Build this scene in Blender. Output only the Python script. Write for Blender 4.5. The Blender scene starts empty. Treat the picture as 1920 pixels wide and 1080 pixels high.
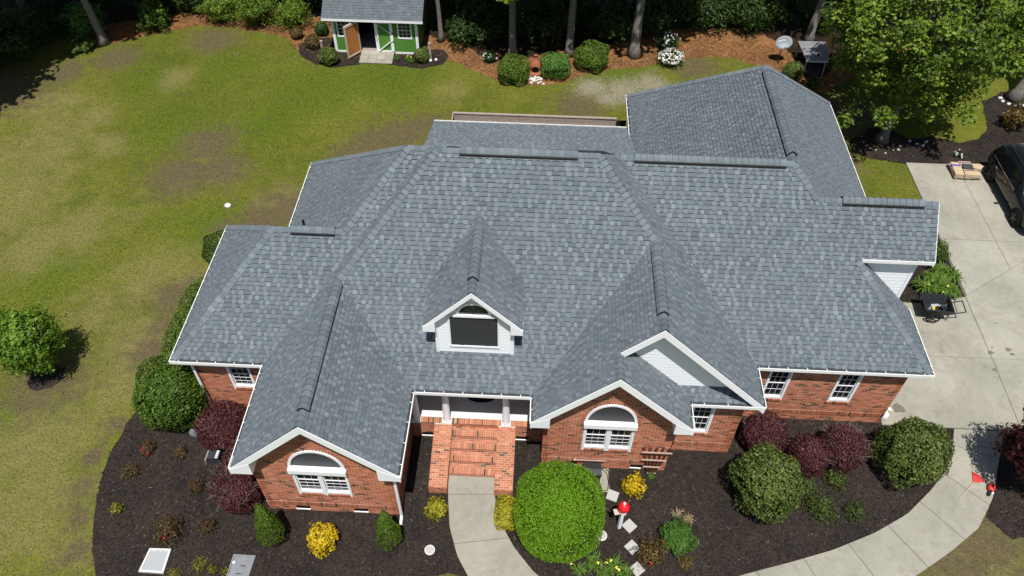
import bpy, bmesh, math, random
import numpy as np
from mathutils import Vector, Matrix
from mathutils.geometry import tessellate_polygon

random.seed(7); RNG = np.random.default_rng(7)
SC = bpy.context.scene
COL = SC.collection

# ------------------------------------------------------------------ camera, sky, sun, exposure
CAM_F, CAM_POS = 1469.447, (-0.006, -13.078, 24.637)
YAW, PITCH, ROLL = -0.042, 0.836, -0.011
def camera():
    y, p, r = YAW, PITCH, ROLL
    f = np.array([math.sin(y)*math.cos(p), math.cos(y)*math.cos(p), -math.sin(p)])
    rt = np.array([math.cos(y), -math.sin(y), 0.0]); dn = np.cross(f, rt)
    R = rt*math.cos(r)+dn*math.sin(r); D = -rt*math.sin(r)+dn*math.cos(r)
    cd = bpy.data.cameras.new('camera'); co = bpy.data.objects.new('camera', cd); COL.objects.link(co)
    M = Matrix(((R[0], -D[0], -f[0], CAM_POS[0]), (R[1], -D[1], -f[1], CAM_POS[1]), (R[2], -D[2], -f[2], CAM_POS[2]), (0, 0, 0, 1)))
    co.matrix_world = M
    cd.sensor_width = 36.0; cd.lens = 36.0*CAM_F/1920.0
    cd.clip_start = 0.1; cd.clip_end = 2000.0
    SC.camera = co
camera()
SUN_TO = Vector((0.03, -0.41, 1.0)).normalized()
SUN_EL = math.asin(SUN_TO.z); SUN_AZ = math.atan2(SUN_TO.x, SUN_TO.y)
w = bpy.data.worlds.new('World'); SC.world = w; w.use_nodes = True
nt = w.node_tree; nt.nodes.clear()
sky = nt.nodes.new('ShaderNodeTexSky'); sky.sky_type = 'NISHITA'; sky.sun_disc = False
sky.sun_elevation = SUN_EL; sky.sun_rotation = SUN_AZ
bg = nt.nodes.new('ShaderNodeBackground'); bg.inputs['Strength'].default_value = 0.08
wo = nt.nodes.new('ShaderNodeOutputWorld')
nt.links.new(sky.outputs[0], bg.inputs[0]); nt.links.new(bg.outputs[0], wo.inputs[0])
sl = bpy.data.lights.new('sun', 'SUN'); sl.energy = 5.0; sl.angle = math.radians(0.5); sl.color = (1.0, 0.98, 0.95)
so = bpy.data.objects.new('sun', sl); COL.objects.link(so)
so.rotation_euler = (-SUN_TO).to_track_quat('-Z', 'Y').to_euler(); so.location = (5, -20, 60)
SC.view_settings.view_transform = 'Standard'; SC.view_settings.look = 'None'
SC.view_settings.exposure = 0.1; SC.view_settings.gamma = 1.0; SC.view_settings.use_curve_mapping = False
SC.render.engine = 'CYCLES'
SC.cycles.max_bounces = 5; SC.cycles.diffuse_bounces = 2; SC.cycles.glossy_bounces = 2
SC.cycles.transmission_bounces = 3; SC.cycles.transparent_max_bounces = 4
SC.cycles.caustics_reflective = False; SC.cycles.caustics_refractive = False

# ------------------------------------------------------------------ helpers: properties and hierarchy
def tag(o, label=None, cat=None, group=None, kind=None):
    if label: o['label'] = label
    if cat: o['category'] = cat
    if group: o['group'] = group
    if kind: o['kind'] = kind
    return o
def empty(name, loc=(0, 0, 0), rz=0.0, **k):
    o = bpy.data.objects.new(name, None); COL.objects.link(o)
    o.location = loc; o.rotation_euler = (0, 0, rz); o.empty_display_size = 0.2
    return tag(o, **k)
def copy_tree(o, parent=None):
    c = o.copy(); COL.objects.link(c)
    if parent is not None: c.parent = parent
    for ch in list(o.children): copy_tree(ch, c)
    return c
class MB:
    def __init__(s): s.v = []; s.f = []; s.t = []
    def add(s, vs, fs, tone=0.5):
        b = len(s.v); s.v.extend([tuple(map(float, q)) for q in vs])
        for n_, q in enumerate(fs): s.f.append(tuple(b+i for i in q)); s.t.append(tone[n_] if hasattr(tone, '__len__') else tone)
        return s
    def box(s, x0, x1, y0, y1, z0, z1, tone=0.5):
        return s.add([(x0,y0,z0),(x1,y0,z0),(x1,y1,z0),(x0,y1,z0),(x0,y0,z1),(x1,y0,z1),(x1,y1,z1),(x0,y1,z1)],
              [(0,3,2,1),(4,5,6,7),(0,1,5,4),(1,2,6,5),(2,3,7,6),(3,0,4,7)], tone)
    def bar(s, a, b, wdt, hgt, up=(0,0,1), tone=0.5):
        a = Vector(a); b = Vector(b); d = (b-a).normalized(); u = Vector(up)
        if abs(d.dot(u)) > .98: u = Vector((0,1,0))
        x = d.cross(u).normalized()*wdt/2; y = x.cross(d).normalized()*hgt/2
        vs = [a-x-y, a+x-y, a+x+y, a-x+y, b-x-y, b+x-y, b+x+y, b-x+y]
        return s.add(vs, [(3,2,1,0),(4,5,6,7),(0,1,5,4),(1,2,6,5),(2,3,7,6),(3,0,4,7)], tone)
    def prism(s, poly, z0, z1, tone=0.5, axes=None):
        # poly in 2D; axes maps (a,b,c) -> xyz, default xyz
        m = axes or (lambda a, b, c: (a, b, c))
        n = len(poly); vs = [m(p[0], p[1], z0) for p in poly]+[m(p[0], p[1], z1) for p in poly]
        fs = [tuple(range(n-1, -1, -1)), tuple(range(n, 2*n))]+[(i, (i+1) % n, n+(i+1) % n, n+i) for i in range(n)]
        return s.add(vs, fs, tone)
    def tube(s, pts, rad, n=8, tone=0.5, cap=True):
        pts = [Vector(p) for p in pts]; b = len(s.v); k = len(pts)
        if not hasattr(rad, '__len__'): rad = [rad]*k
        ref = None
        for i, p in enumerate(pts):
            d = (pts[min(i+1, k-1)]-pts[max(i-1, 0)]).normalized()
            if ref is None:
                ref = Vector((1,0,0)) if abs(d.x) < .8 else Vector((0,1,0))
            x = (ref-d*ref.dot(d)).normalized(); y = d.cross(x); ref = x
            for j in range(n):
                a = 2*math.pi*j/n; s.v.append(tuple(p+(x*math.cos(a)+y*math.sin(a))*rad[i]))
        for i in range(k-1):
            for j in range(n):
                s.f.append((b+i*n+j, b+i*n+(j+1) % n, b+(i+1)*n+(j+1) % n, b+(i+1)*n+j)); s.t.append(tone)
        if cap:
            s.f.append(tuple(b+j for j in range(n-1, -1, -1))); s.t.append(tone)
            s.f.append(tuple(b+(k-1)*n+j for j in range(n))); s.t.append(tone)
        return s
    def lathe(s, prof, n=16, c=(0,0,0), tone=0.5):
        b = len(s.v)
        for r, z in prof:
            for j in range(n):
                a = 2*math.pi*j/n; s.v.append((c[0]+r*math.cos(a), c[1]+r*math.sin(a), c[2]+z))
        for i in range(len(prof)-1):
            for j in range(n):
                s.f.append((b+i*n+j, b+i*n+(j+1) % n, b+(i+1)*n+(j+1) % n, b+(i+1)*n+j)); s.t.append(tone)
        s.f.append(tuple(b+j for j in range(n-1, -1, -1))); s.t.append(tone)
        s.f.append(tuple(b+(len(prof)-1)*n+j for j in range(n))); s.t.append(tone)
        return s
    def ball(s, c, r, n=10, m=6, tone=0.5):
        r = r if hasattr(r, '__len__') else (r, r, r); b = len(s.v)
        for i in range(m+1):
            th = math.pi*i/m
            for j in range(n):
                a = 2*math.pi*j/n
                s.v.append((c[0]+r[0]*math.sin(th)*math.cos(a), c[1]+r[1]*math.sin(th)*math.sin(a), c[2]-r[2]*math.cos(th)))
        for i in range(m):
            for j in range(n):
                s.f.append((b+i*n+j, b+i*n+(j+1) % n, b+(i+1)*n+(j+1) % n, b+(i+1)*n+j)); s.t.append(tone)
        return s
    def mesh(s, name, smooth=False):
        me = bpy.data.meshes.new(name); me.from_pydata(s.v, [], s.f)
        at = me.attributes.new('tone', 'FLOAT', 'FACE'); at.data.foreach_set('value', np.array(s.t, dtype=np.float32))
        if smooth: me.shade_smooth()
        me.update(); return me
    def build(s, name, mat, parent=None, smooth=False, kind=None, loc=None):
        me = s.mesh(name, smooth); me.materials.append(mat)
        o = bpy.data.objects.new(name, me); COL.objects.link(o)
        if parent is not None: o.parent = parent
        if loc is not None: o.location = loc
        if kind: o['kind'] = kind
        return o
def np_mesh(name, V, F, tone, mat, parent=None, kind=None, smooth=False):
    V = np.asarray(V, np.float32); F = np.asarray(F, np.int32); m, k = F.shape
    me = bpy.data.meshes.new(name)
    me.vertices.add(len(V)); me.vertices.foreach_set('co', V.ravel())
    me.loops.add(m*k); me.loops.foreach_set('vertex_index', F.ravel())
    me.polygons.add(m); me.polygons.foreach_set('loop_start', np.arange(0, m*k, k, dtype=np.int32))
    me.polygons.foreach_set('loop_total', np.full(m, k, np.int32))
    me.update(calc_edges=True)
    if tone is not None:
        at = me.attributes.new('tone', 'FLOAT', 'FACE'); at.data.foreach_set('value', np.asarray(tone, np.float32))
    me.materials.append(mat)
    if smooth: me.shade_smooth()
    o = bpy.data.objects.new(name, me); COL.objects.link(o)
    if parent is not None: o.parent = parent
    if kind: o['kind'] = kind
    return o

# ------------------------------------------------------------------ materials
class NT:
    def __init__(s, name):
        s.m = bpy.data.materials.new(name); s.m.use_nodes = True; s.t = s.m.node_tree; s.t.nodes.clear()
        s.out = s.n('ShaderNodeOutputMaterial')
    def n(s, typ, **kw):
        q = s.t.nodes.new(typ)
        for k, v in kw.items(): setattr(q, k, v)
        return q
    def l(s, a, b): s.t.links.new(a, b)
    def val(s, sock, v):
        if isinstance(v, bpy.types.NodeSocket): s.l(v, sock)
        elif hasattr(v, '__len__') and len(v) == 3 and sock.type == 'RGBA': sock.default_value = (*v, 1)
        else: sock.default_value = v
    def coord(s):
        return s.n('ShaderNodeTexCoord').outputs['Object']
    def pos(s):
        return s.n('ShaderNodeNewGeometry').outputs['Position']
    def noise(s, vec, scale, detail=3, rough=.55, dist=0):
        q = s.n('ShaderNodeTexNoise'); s.l(vec, q.inputs['Vector']); q.inputs['Scale'].default_value = scale
        q.inputs['Detail'].default_value = detail; q.inputs['Roughness'].default_value = rough; q.inputs['Distortion'].default_value = dist
        return q.outputs['Fac']
    def ramp(s, fac, a, b, lo=0.0, hi=1.0):
        q = s.n('ShaderNodeMapRange'); s.l(fac, q.inputs[0]); q.inputs[1].default_value = a; q.inputs[2].default_value = b
        q.inputs[3].default_value = lo; q.inputs[4].default_value = hi; return q.outputs[0]
    def mix(s, fac, a, b, mode='MIX'):
        q = s.n('ShaderNodeMix', data_type='RGBA', blend_type=mode); s.val(q.inputs[0], fac); s.val(q.inputs[6], a); s.val(q.inputs[7], b)
        return q.outputs[2]
    def math(s, op, a, b=0.0):
        q = s.n('ShaderNodeMath', operation=op); s.val(q.inputs[0], a); s.val(q.inputs[1], b); return q.outputs[0]
    def attr(s, name, out='Fac'):
        q = s.n('ShaderNodeAttribute', attribute_name=name); return q.outputs[out]
    def bump(s, h, strength=.3, dist=.02):
        q = s.n('ShaderNodeBump'); s.l(h, q.inputs['Height']); q.inputs['Strength'].default_value = strength; q.inputs['Distance'].default_value = dist
        return q.outputs[0]
    def bsdf(s, color, rough=.8, spec=.3, metal=0.0, normal=None):
        q = s.n('ShaderNodeBsdfPrincipled'); s.val(q.inputs['Base Color'], color); s.val(q.inputs['Roughness'], rough)
        q.inputs['Specular IOR Level'].default_value = spec; q.inputs['Metallic'].default_value = metal
        if normal is not None: s.l(normal, q.inputs['Normal'])
        s.l(q.outputs[0], s.out.inputs[0]); return q
def m_plain(name, c, rough=.6, spec=.3, metal=0.0, var=.12, scale=9.0, bump=.0):
    k = NT(name); n = k.noise(k.coord(), scale, 4); d = tuple(x*(1-var) for x in c); e = tuple(min(1, x*(1+var)) for x in c)
    col = k.mix(n, d, e); nm = k.bump(n, bump, .02) if bump else None
    k.bsdf(col, rough, spec, metal, nm); return k.m
def m_leaf(name, a, b, trans=.25, rough=.5, spec=.25):
    k = NT(name); col = k.mix(k.attr('tone'), a, b)
    p = k.n('ShaderNodeBsdfPrincipled'); k.l(col, p.inputs['Base Color']); p.inputs['Roughness'].default_value = rough; p.inputs['Specular IOR Level'].default_value = spec
    t = k.n('ShaderNodeBsdfTranslucent'); k.l(k.mix(.35, col, (.25, .4, .03)) if a[1] > a[0] else col, t.inputs['Color'])
    x = k.n('ShaderNodeMixShader'); x.inputs[0].default_value = trans; k.l(p.outputs[0], x.inputs[1]); k.l(t.outputs[0], x.inputs[2])
    k.l(x.outputs[0], k.out.inputs[0]); return k.m
def m_tone(name, stops, rough=.85, spec=.2, nscale=40., nvar=.25, bump=.25, hue=0.0):
    # stops: list of (pos, colour); colour picked by the per-piece tone, broken up by fine grain and weather
    k = NT(name); r = k.n('ShaderNodeValToRGB'); r.color_ramp.interpolation = 'LINEAR'
    els = r.color_ramp.elements
    while len(els) < len(stops): els.new(.5)
    for e, (p, c) in zip(els, stops): e.position = p; e.color = (*c, 1)
    k.l(k.attr('tone'), r.inputs[0])
    P = k.pos(); n = k.noise(P, nscale, 3, .7); n2 = k.noise(P, .55, 3, .6)
    col = k.mix(1.0, r.outputs[0], k.mix(n, (1-nvar,)*3, (1+nvar,)*3), 'MULTIPLY')
    col = k.mix(1.0, col, k.mix(n2, (.84, .86, .84), (1.14, 1.13, 1.14)), 'MULTIPLY')
    if hue:
        h = k.noise(P, 4.5, 3, .7); col = k.mix(1.0, col, k.mix(k.ramp(h, .3, .7), (1+hue*1.6, 1-hue*.3, 1.0), (1-hue*1.4, 1+hue*.7, 1-hue*1.2)), 'MULTIPLY')
        st = k.noise(P, 1.4, 5, .7, .8); col = k.mix(k.ramp(st, .55, .78, 0, .30), col, (.115, .112, .095))
    k.bsdf(col, rough, spec, 0, k.bump(n, bump, .01)); return k.m
M = {}
M['white'] = m_plain('white_paint', (.86, .86, .86), .45, .4, var=.04)
M['gutter'] = m_plain('gutter_white', (.82, .81, .78), .4, .4, var=.08, scale=3)
M['trough'] = m_plain('gutter_inside', (.30, .28, .24), .8, .1, var=.4, scale=5)
M['siding'] = m_plain('siding_white', (.86, .87, .88), .5, .3, var=.03, scale=2)
M['deckwood'] = m_plain('roof_underlay', (.06, .065, .07), .9, .1)
M['shingle'] = m_tone('asphalt_shingle', [(0, (.012, .014, .016)), (.04, (.018, .021, .024)), (.12, (.098, .113, .130)), (.35, (.117, .135, .154)), (.6, (.140, .161, .182)), (.85, (.168, .191, .213)), (1, (.190, .215, .236))], .92, .12, 55, .32, .3, .05)
M['black'] = m_plain('black_plastic', (.012, .012, .013), .5, .4)
M['brick'] = m_tone('red_brick', [(0, (.080, .056, .036)), (.1, (.15, .080, .046)), (.18, (.34, .112, .056)), (.5, (.425, .146, .077)), (.8, (.485, .18, .098)), (1, (.55, .24, .14))], .85, .2, 45, .25, .3)
M['brickside'] = m_plain('brick_core', (.32, .12, .07), .9, .1, var=.3, scale=14)
M['mortar'] = m_plain('mortar', (.50, .42, .335), .95, .05, var=.15, scale=25, bump=.3)
M['column'] = m_plain('column_paint', (.80, .81, .82), .4, .4, var=.03)
M['glass'] = m_plain('window_glass', (.012, .015, .017), .06, .6, var=.5, scale=2)
M['screen'] = m_plain('window_screen', (.040, .042, .046), .45, .25, var=.25, scale=30)
M['curtain'] = m_plain('curtain', (.42, .40, .36), .8, .1, var=.3, scale=12)
M['porchfloor'] = m_plain('porch_concrete', (.66, .66, .64), .85, .15, var=.12, scale=6, bump=.1)
def m_concrete(name='concrete', base=(.335, .318, .262)):
    k = NT(name); P = k.pos(); a = k.noise(P, .45, 4, .6); b = k.noise(P, 3.2, 5, .65); c = k.noise(P, 45, 2, .7)
    col = k.mix(k.ramp(a, .3, .72), tuple(x*.80 for x in base), tuple(x*1.10 for x in base))
    col = k.mix(k.ramp(b, .35, .75), col, k.mix(1.0, col, (1.13, 1.12, 1.08), 'MULTIPLY'))
    st = k.ramp(k.noise(P, 1.1, 5, .7, .6), .60, .76)
    col = k.mix(k.math('MULTIPLY', st, .6), col, (.20, .165, .11))
    col = k.mix(k.ramp(c, .3, .8, 0, .35), col, k.mix(1.0, col, (.62, .62, .6), 'MULTIPLY'))
    t = k.math('ADD', k.math('MULTIPLY', k.attr('tone'), .24), .88)
    q = k.n('ShaderNodeCombineColor'); [k.l(t, q.inputs[i]) for i in range(3)]
    col = k.mix(1.0, col, q.outputs[0], 'MULTIPLY')
    e_ = k.noise(P, 2.1, 6, .75, 1.5); col = k.mix(k.ramp(e_, .50, .70, 0, .5), col, k.mix(1.0, col, (.66, .62, .55), 'MULTIPLY'))
    k.bsdf(col, .88, .18, 0, k.bump(c, .25, .008)); return k.m
M['concrete'] = m_concrete()
M['traywhite'] = m_plain('tray_white', (.37, .38, .38), .7, .2, var=.08, scale=30, bump=.3)
M['joint'] = m_plain('joint_dirt', (.15, .135, .105), .95, .05, var=.4)
M['stone'] = m_plain('paver_stone', (.42, .41, .38), .85, .15, var=.12, scale=14, bump=.2)
M['stonewhite'] = m_plain('white_stone', (.66, .64, .60), .8, .2, var=.18, scale=14, bump=.2)
def m_lawn():
    k = NT('lawn_grass'); P = k.pos()
    a = k.noise(P, .16, 4, .6, .4); b = k.noise(P, .8, 5, .65, .3); c = k.noise(P, 4.5, 5, .75); d = k.noise(P, 13, 4, .8); f = k.noise(P, 2.0, 4, .7, .3)
    g1 = (.100, .124, .015); g2 = (.165, .172, .024); dry = (.222, .195, .066); dirt = (.140, .105, .060)
    col = k.mix(k.ramp(a, .36, .64), g1, g2)
    col = k.mix(k.ramp(b, .42, .70, 0, .75), col, (.180, .170, .030))
    gm = k.math('ADD', k.attr('green'), k.math('ADD', k.ramp(b, .3, .7, -.4, .3), k.ramp(c, .3, .7, -.3, .3)))
    col = k.mix(k.ramp(gm, .2, .9, 0, .85), col, (.100, .142, .013))
    dm = k.math('ADD', k.attr('dry'), k.math('ADD', k.ramp(b, .3, .75, -.45, .35), k.ramp(c, .3, .7, -.45, .45))); dm = k.math('MULTIPLY', k.ramp(dm, .12, .9), .92)
    col = k.mix(dm, col, dry)
    im = k.math('ADD', k.attr('dirt'), k.math('ADD', k.ramp(f, .3, .75, -.5, .35), k.ramp(d, .3, .7, -.35, .35))); col = k.mix(k.math('MULTIPLY', k.ramp(im, .08, .72), .92), col, dirt)
    sm = k.math('ADD', k.attr('sand'), k.math('ADD', k.ramp(f, .3, .75, -.45, .3), k.ramp(d, .3, .7, -.3, .3))); col = k.mix(k.math('MULTIPLY', k.ramp(sm, .15, .8), .95), col, (.30, .26, .19))
    col = k.mix(k.ramp(f, .40, .62, 0, .35), col, k.mix(1.0, col, (.70, .78, .62), 'MULTIPLY'))
    col = k.mix(k.ramp(c, .36, .62, 0, .55), col, k.mix(1.0, col, (.58, .64, .55), 'MULTIPLY'))
    col = k.mix(k.ramp(d, .50, .66, 0, .75), col, k.mix(1.0, col, (1.65, 1.55, 1.75), 'MULTIPLY'))
    col = k.mix(k.ramp(d, .50, .34, 0, .75), col, k.mix(1.0, col, (.38, .43, .36), 'MULTIPLY'))
    k.bsdf(col, .95, .05, 0, k.bump(k.math('ADD', d, c), .8, .06)); return k.m
M['lawn'] = m_lawn()
def m_litter(name, a, b, c3, sc=26, bump=.9):
    k = NT(name); P = k.pos(); v = k.n('ShaderNodeTexVoronoi'); k.l(P, v.inputs['Vector']); v.inputs['Scale'].default_value = sc; v.inputs['Randomness'].default_value = 1
    n = k.noise(P, sc*1.7, 3, .7); n2 = k.noise(P, .7, 4, .6); n3 = k.noise(P, 4, 4, .65)
    sep = k.n('ShaderNodeSeparateColor'); k.l(v.outputs['Color'], sep.inputs[0])
    col = k.mix(sep.outputs[0], a, b); col = k.mix(k.ramp(n, .55, .8, 0, .8), col, c3)
    col = k.mix(k.ramp(n2, .38, .68, 0, .75), col, k.mix(1.0, col, (1.75, 1.62, 1.5), 'MULTIPLY'))
    col = k.mix(k.ramp(n3, .4, .7, 0, .45), col, k.mix(1.0, col, (.62, .62, .62), 'MULTIPLY'))
    k.bsdf(col, .95, .08, 0, k.bump(k.math('ADD', v.outputs['Distance'], n), bump, .04)); return k.m
M['mulch'] = m_litter('dark_mulch', (.019, .0155, .0135), (.043, .034, .029), (.082, .064, .052), 22)
M['straw'] = m_litter('pine_straw', (.125, .058, .024), (.255, .132, .055), (.33, .20, .105), 14)
M['woodshade'] = m_litter('shaded_litter', (.012, .009, .006), (.038, .024, .014), (.07, .042, .022), 16)  # leaf litter darkened so its colour carries the deep shade of the wood
M['chip'] = m_leaf('mulch_chip', (.015, .013, .012), (.15, .12, .095), .0, .9, .05)
M['strawneedle'] = m_leaf('pine_needles', (.11, .05, .02), (.34, .19, .09), .0, .9, .05)
M['blade'] = m_leaf('grass_blade', (.060, .085, .010), (.27, .235, .08), .25, .7, .1)
def m_bark(name, a, b):
    k = NT(name); mp = k.n('ShaderNodeMapping'); mp.inputs['Scale'].default_value = (9, 9, 1.6); k.l(k.coord(), mp.inputs[0])
    n = k.noise(mp.outputs[0], 2.2, 5, .7, .5); col = k.mix(k.ramp(n, .3, .7), a, b); k.bsdf(col, .95, .08, 0, k.bump(n, .9, .06)); return k.m
M['bark'] = m_bark('grey_bark', (.10, .085, .07), (.30, .275, .245))
M['twig'] = m_bark('twig_bark', (.045, .032, .022), (.12, .09, .065))
M['palebranch'] = m_bark('pale_branch', (.20, .15, .12), (.40, .31, .26))
M['oldwood'] = m_plain('weathered_wood', (.33, .275, .235), .9, .1, var=.35, scale=7, bump=.4)
M['darkwood'] = m_plain('brown_and_shaded_wood', (.10, .035, .02), .8, .2, var=.3)
M['pinkwood'] = m_plain('faded_cedar', (.46, .33, .28), .85, .1, var=.2)
M['green'] = m_plain('shed_green', (.085, .235, .035), .6, .3, var=.06, scale=3)
def m_osb():
    k = NT('osb_board'); P = k.coord(); n = k.noise(P, 6, 5, .75, 2.5); col = k.mix(k.ramp(n, .3, .7), (.30, .105, .022), (.55, .235, .07)); k.bsdf(col, .75, .2); return k.m
M['osb'] = m_osb()
M['palewood'] = m_plain('pine_frame', (.52, .42, .33), .8, .15, var=.12)
M['dark'] = m_plain('dark_interior', (.008, .008, .008), .9, .05)
M['steel'] = m_plain('galvanised_steel', (.33, .34, .36), .45, .5, .6, var=.2)
M['dishgrey'] = m_plain('dish_grey', (.22, .25, .27), .5, .4, var=.05)
M['sheet'] = m_plain('table_sheet', (.21, .215, .225), .6, .3, var=.35, scale=3)
M['red'] = m_plain('red_paint', (.62, .012, .018), .4, .4, var=.08)
M['redplastic'] = m_plain('red_plastic', (.66, .05, .04), .5, .4, var=.12)
M['clay'] = m_plain('terracotta', (.34, .115, .065), .85, .15, var=.2)
M['carpaint'] = m_plain('black_car_paint', (.008, .009, .011), .16, .6, var=.1)
M['rubber'] = m_plain('rubber', (.012, .012, .012), .85, .15)
M['alloy'] = m_plain('alloy_rim', (.06, .06, .065), .35, .5, .6)
M['carglass'] = m_plain('car_glass', (.006, .008, .010), .05, .6)
M['chrome'] = m_plain('chrome', (.45, .47, .5), .2, .5, .9)
M['cardboard'] = m_plain('cardboard', (.50, .375, .245), .9, .1, var=.18, scale=5)
M['bundle'] = m_plain('bundle_wrap', (.42, .31, .25), .8, .15, var=.3, scale=6)
M['purple'] = m_plain('purple_print', (.07, .05, .32), .6, .2)
M['slate'] = m_plain('slate_shingle_stack', (.055, .058, .064), .9, .1, var=.2, scale=20)
M['poly'] = m_plain('black_poly_tub', (.018, .020, .021), .55, .35, var=.2)
M['grill'] = m_plain('charcoal_box', (.035, .036, .040), .5, .4, var=.25)
M['boulder'] = m_plain('grey_boulder', (.16, .175, .18), .9, .1, var=.45, scale=4, bump=.6)
M['yellow'] = m_plain('yellow_plastic', (.55, .42, .05), .6, .2)
M['rubbish'] = m_plain('pale_metal_bits', (.35, .36, .36), .5, .4, var=.3)
# foliage
LF = {
 'dense': ((.020, .052, .010), (.075, .15, .022)),
 'hedge': ((.036, .080, .009), (.145, .225, .026)), 'bush': ((.045, .105, .010), (.22, .345, .035)),
 'box': ((.046, .076, .015), (.20, .245, .055)),
 'lime': ((.095, .205, .008), (.225, .40, .018)),
 'conifer': ((.042, .090, .008), (.15, .225, .020)),
 'gold': ((.42, .28, .008), (.74, .54, .02)),
 'yellowgreen': ((.20, .20, .012), (.44, .38, .03)),
 'red': ((.042, .013, .014), (.150, .045, .046)),
 'maple': ((.024, .006, .008), (.095, .015, .022)),
 'mid': ((.040, .070, .012), (.125, .175, .03)),
 'fresh': ((.055, .125, .018), (.15, .29, .05)),
 'tree': ((.052, .098, .010), (.25, .345, .042)),
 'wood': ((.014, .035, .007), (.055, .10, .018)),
 'bronze': ((.075, .042, .018), (.17, .13, .035)),
 'daylily': ((.035, .085, .010), (.15, .23, .030)),
 'dryg': ((.20, .15, .08), (.42, .33, .19)),
}
for n_, (a_, b_) in LF.items(): M['leaf_'+n_] = m_leaf('leaf_'+n_, a_, b_, (.32 if n_ == 'tree' else .22) if n_ not in ('red', 'maple', 'dryg') else .12)
M['flower_red'] = m_plain('red_petals', (.62, .03, .03), .6, .2)
M['flower_white'] = m_plain('white_petals', (.78, .76, .72), .6, .2)
M['flower_yellow'] = m_plain('yellow_petals', (.75, .68, .12), .6, .2)
# ------------------------------------------------------------------ ground
def axis(lo, hi, step, far):
    a = np.arange(lo, hi+step/2, step); e = np.array([3, 8, 20, 50, 120, 300, far])
    return np.concatenate([(lo-e)[::-1], a, hi+e])
DRY = [(-25.0,16.4,3),(-24.5,18.1,2),(-24.1,13.3,2.5),(-26.1,20.6,2),(-20.6,11.7,2),(-17.9,6.8,1.5),(-15.8,5.5,2),(-16,9,2),(-15.5,3.4,1.5),(-17.5,.35,2.5),(-16.5,-1.8,2.5),(-16.7,1.5,1.5),(-20.3,23.7,1.1),(-11.7,14,1.5),(-22.5,10.5,2.2),(-5,23.4,1.0),(-23.5,20.2,1.3),(-21.8,17.6,1.2),(14.6,-2,2)]
DIRT = [(-6.6,20.0,1.2),(-7.4,19.3,1.6),(-8.6,18.4,1.2),(-5.8,20.6,.8),(-14.7,6.3,.8),(-14.4,8.4,.9),(-14.0,11.8,.9),(-7.33,19.36,1.6),(-8.5,18.8,1.4),(8.6,26.8,1.5),(-11.7,13.6,1.5),(-12.5,12.8,1.4),(-17.3,15.6,1.8),(-16.8,18.1,1.6),(-15.4,16.1,1.4),(-15.1,7.8,1.0),(-14.9,5.0,1.1),(-24.4,25.6,1.4),(-19.5,27.9,1.6),(15.4,-1.1,1.5),(14.1,-1.9,1.4),(-15.1,1.6,.5),(-15.3,.3,.5),(-15.2,-.9,.5),(-14.9,-2,.5),(-14.5,-3.2,.6),(-18.4,3.2,1.6),(-2.8,-3.9,.8),(-9.5,17.5,1.3),(2.0,22.5,1.5),(14.5,21.5,2),(16.5,22.5,2),(15,18.5,1.2),(-29,22,2.5),(-27,24,1.5)]
SAND = [(2.74,24.29,1.1),(4.49,24.14,1.4),(5.99,24.75,1.2),(5.2,23.3,1.0),(3.7,23.4,.9)]
GREEN = [(-21.8,23.6,2),(-18,24.9,2),(-27.6,23.2,2),(-18.8,19.4,2.5),(-15.1,12,2),(-18.6,1.8,2),(-20.9,9,2),(-12.1,23.1,3),(-8.8,24.4,3),(4.0,25.7,1.0),(5.4,25.7,.8),(16.1,-1.2,.9),(-15.7,-.3,.8),(19.6,22.5,1.5),(-10,16.5,1.5),(-14,20,2)]
def field(X, Y, spots):
    z = np.zeros_like(X)
    for x, y, r in spots: z = np.maximum(z, np.exp(-((X-x)**2+(Y-y)**2)/(r*r*1.1)))
    return z
def lawn():
    xs = axis(-42, 36, .35, 900); ys = axis(-9, 42, .35, 900); nx, ny = len(xs), len(ys)
    X, Y = np.meshgrid(xs, ys); Z = np.zeros_like(X)
    V = np.stack([X.ravel(), Y.ravel(), Z.ravel()], 1)
    i = np.arange(nx*ny).reshape(ny, nx)
    F = np.stack([i[:-1,:-1].ravel(), i[:-1,1:].ravel(), i[1:,1:].ravel(), i[1:,:-1].ravel()], 1)
    o = np_mesh('ground', V, F, None, M['lawn'], kind='structure')
    for n, sp in (('dry', DRY), ('dirt', DIRT), ('sand', SAND), ('green', GREEN)):
        at = o.data.attributes.new(n, 'FLOAT', 'POINT'); at.data.foreach_set('value', field(X, Y, sp).ravel().astype(np.float32))
lawn()
def densify(poly, step=.22, jit=.05, seed=1):
    r = random.Random(seed); out = []
    for i, a in enumerate(poly):
        b = poly[(i+1) % len(poly)]; n = max(1, int(math.dist(a, b)/step))
        for k in range(n):
            t = k/n; out.append((a[0]+(b[0]-a[0])*t+r.gauss(0, jit), a[1]+(b[1]-a[1])*t+r.gauss(0, jit)))
    return out
def inside(poly, X, Y):
    c = np.zeros(len(X), bool); n = len(poly)
    for i in range(n):
        x0, y0 = poly[i]; x1, y1 = poly[(i+1) % n]
        if y0 == y1: continue
        k = ((y0 > Y) != (y1 > Y)) & (X < (x1-x0)*(Y-y0)/(y1-y0)+x0); c ^= k
    return c
def sheet(name, poly, z, mat, jit=.05, seed=1, kind='structure'):
    p = densify(poly, .22, jit, seed) if jit else poly
    tr = tessellate_polygon([[Vector((a, b, 0)) for a, b in p]])
    V = [(a, b, z) for a, b in p]; F = []
    for a, b, c in tr:
        u = (V[b][0]-V[a][0])*(V[c][1]-V[a][1])-(V[b][1]-V[a][1])*(V[c][0]-V[a][0])
        F.append((a, b, c) if u > 0 else (a, c, b))
    o = np_mesh(name, V, F, None, mat, kind=kind); return o
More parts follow.
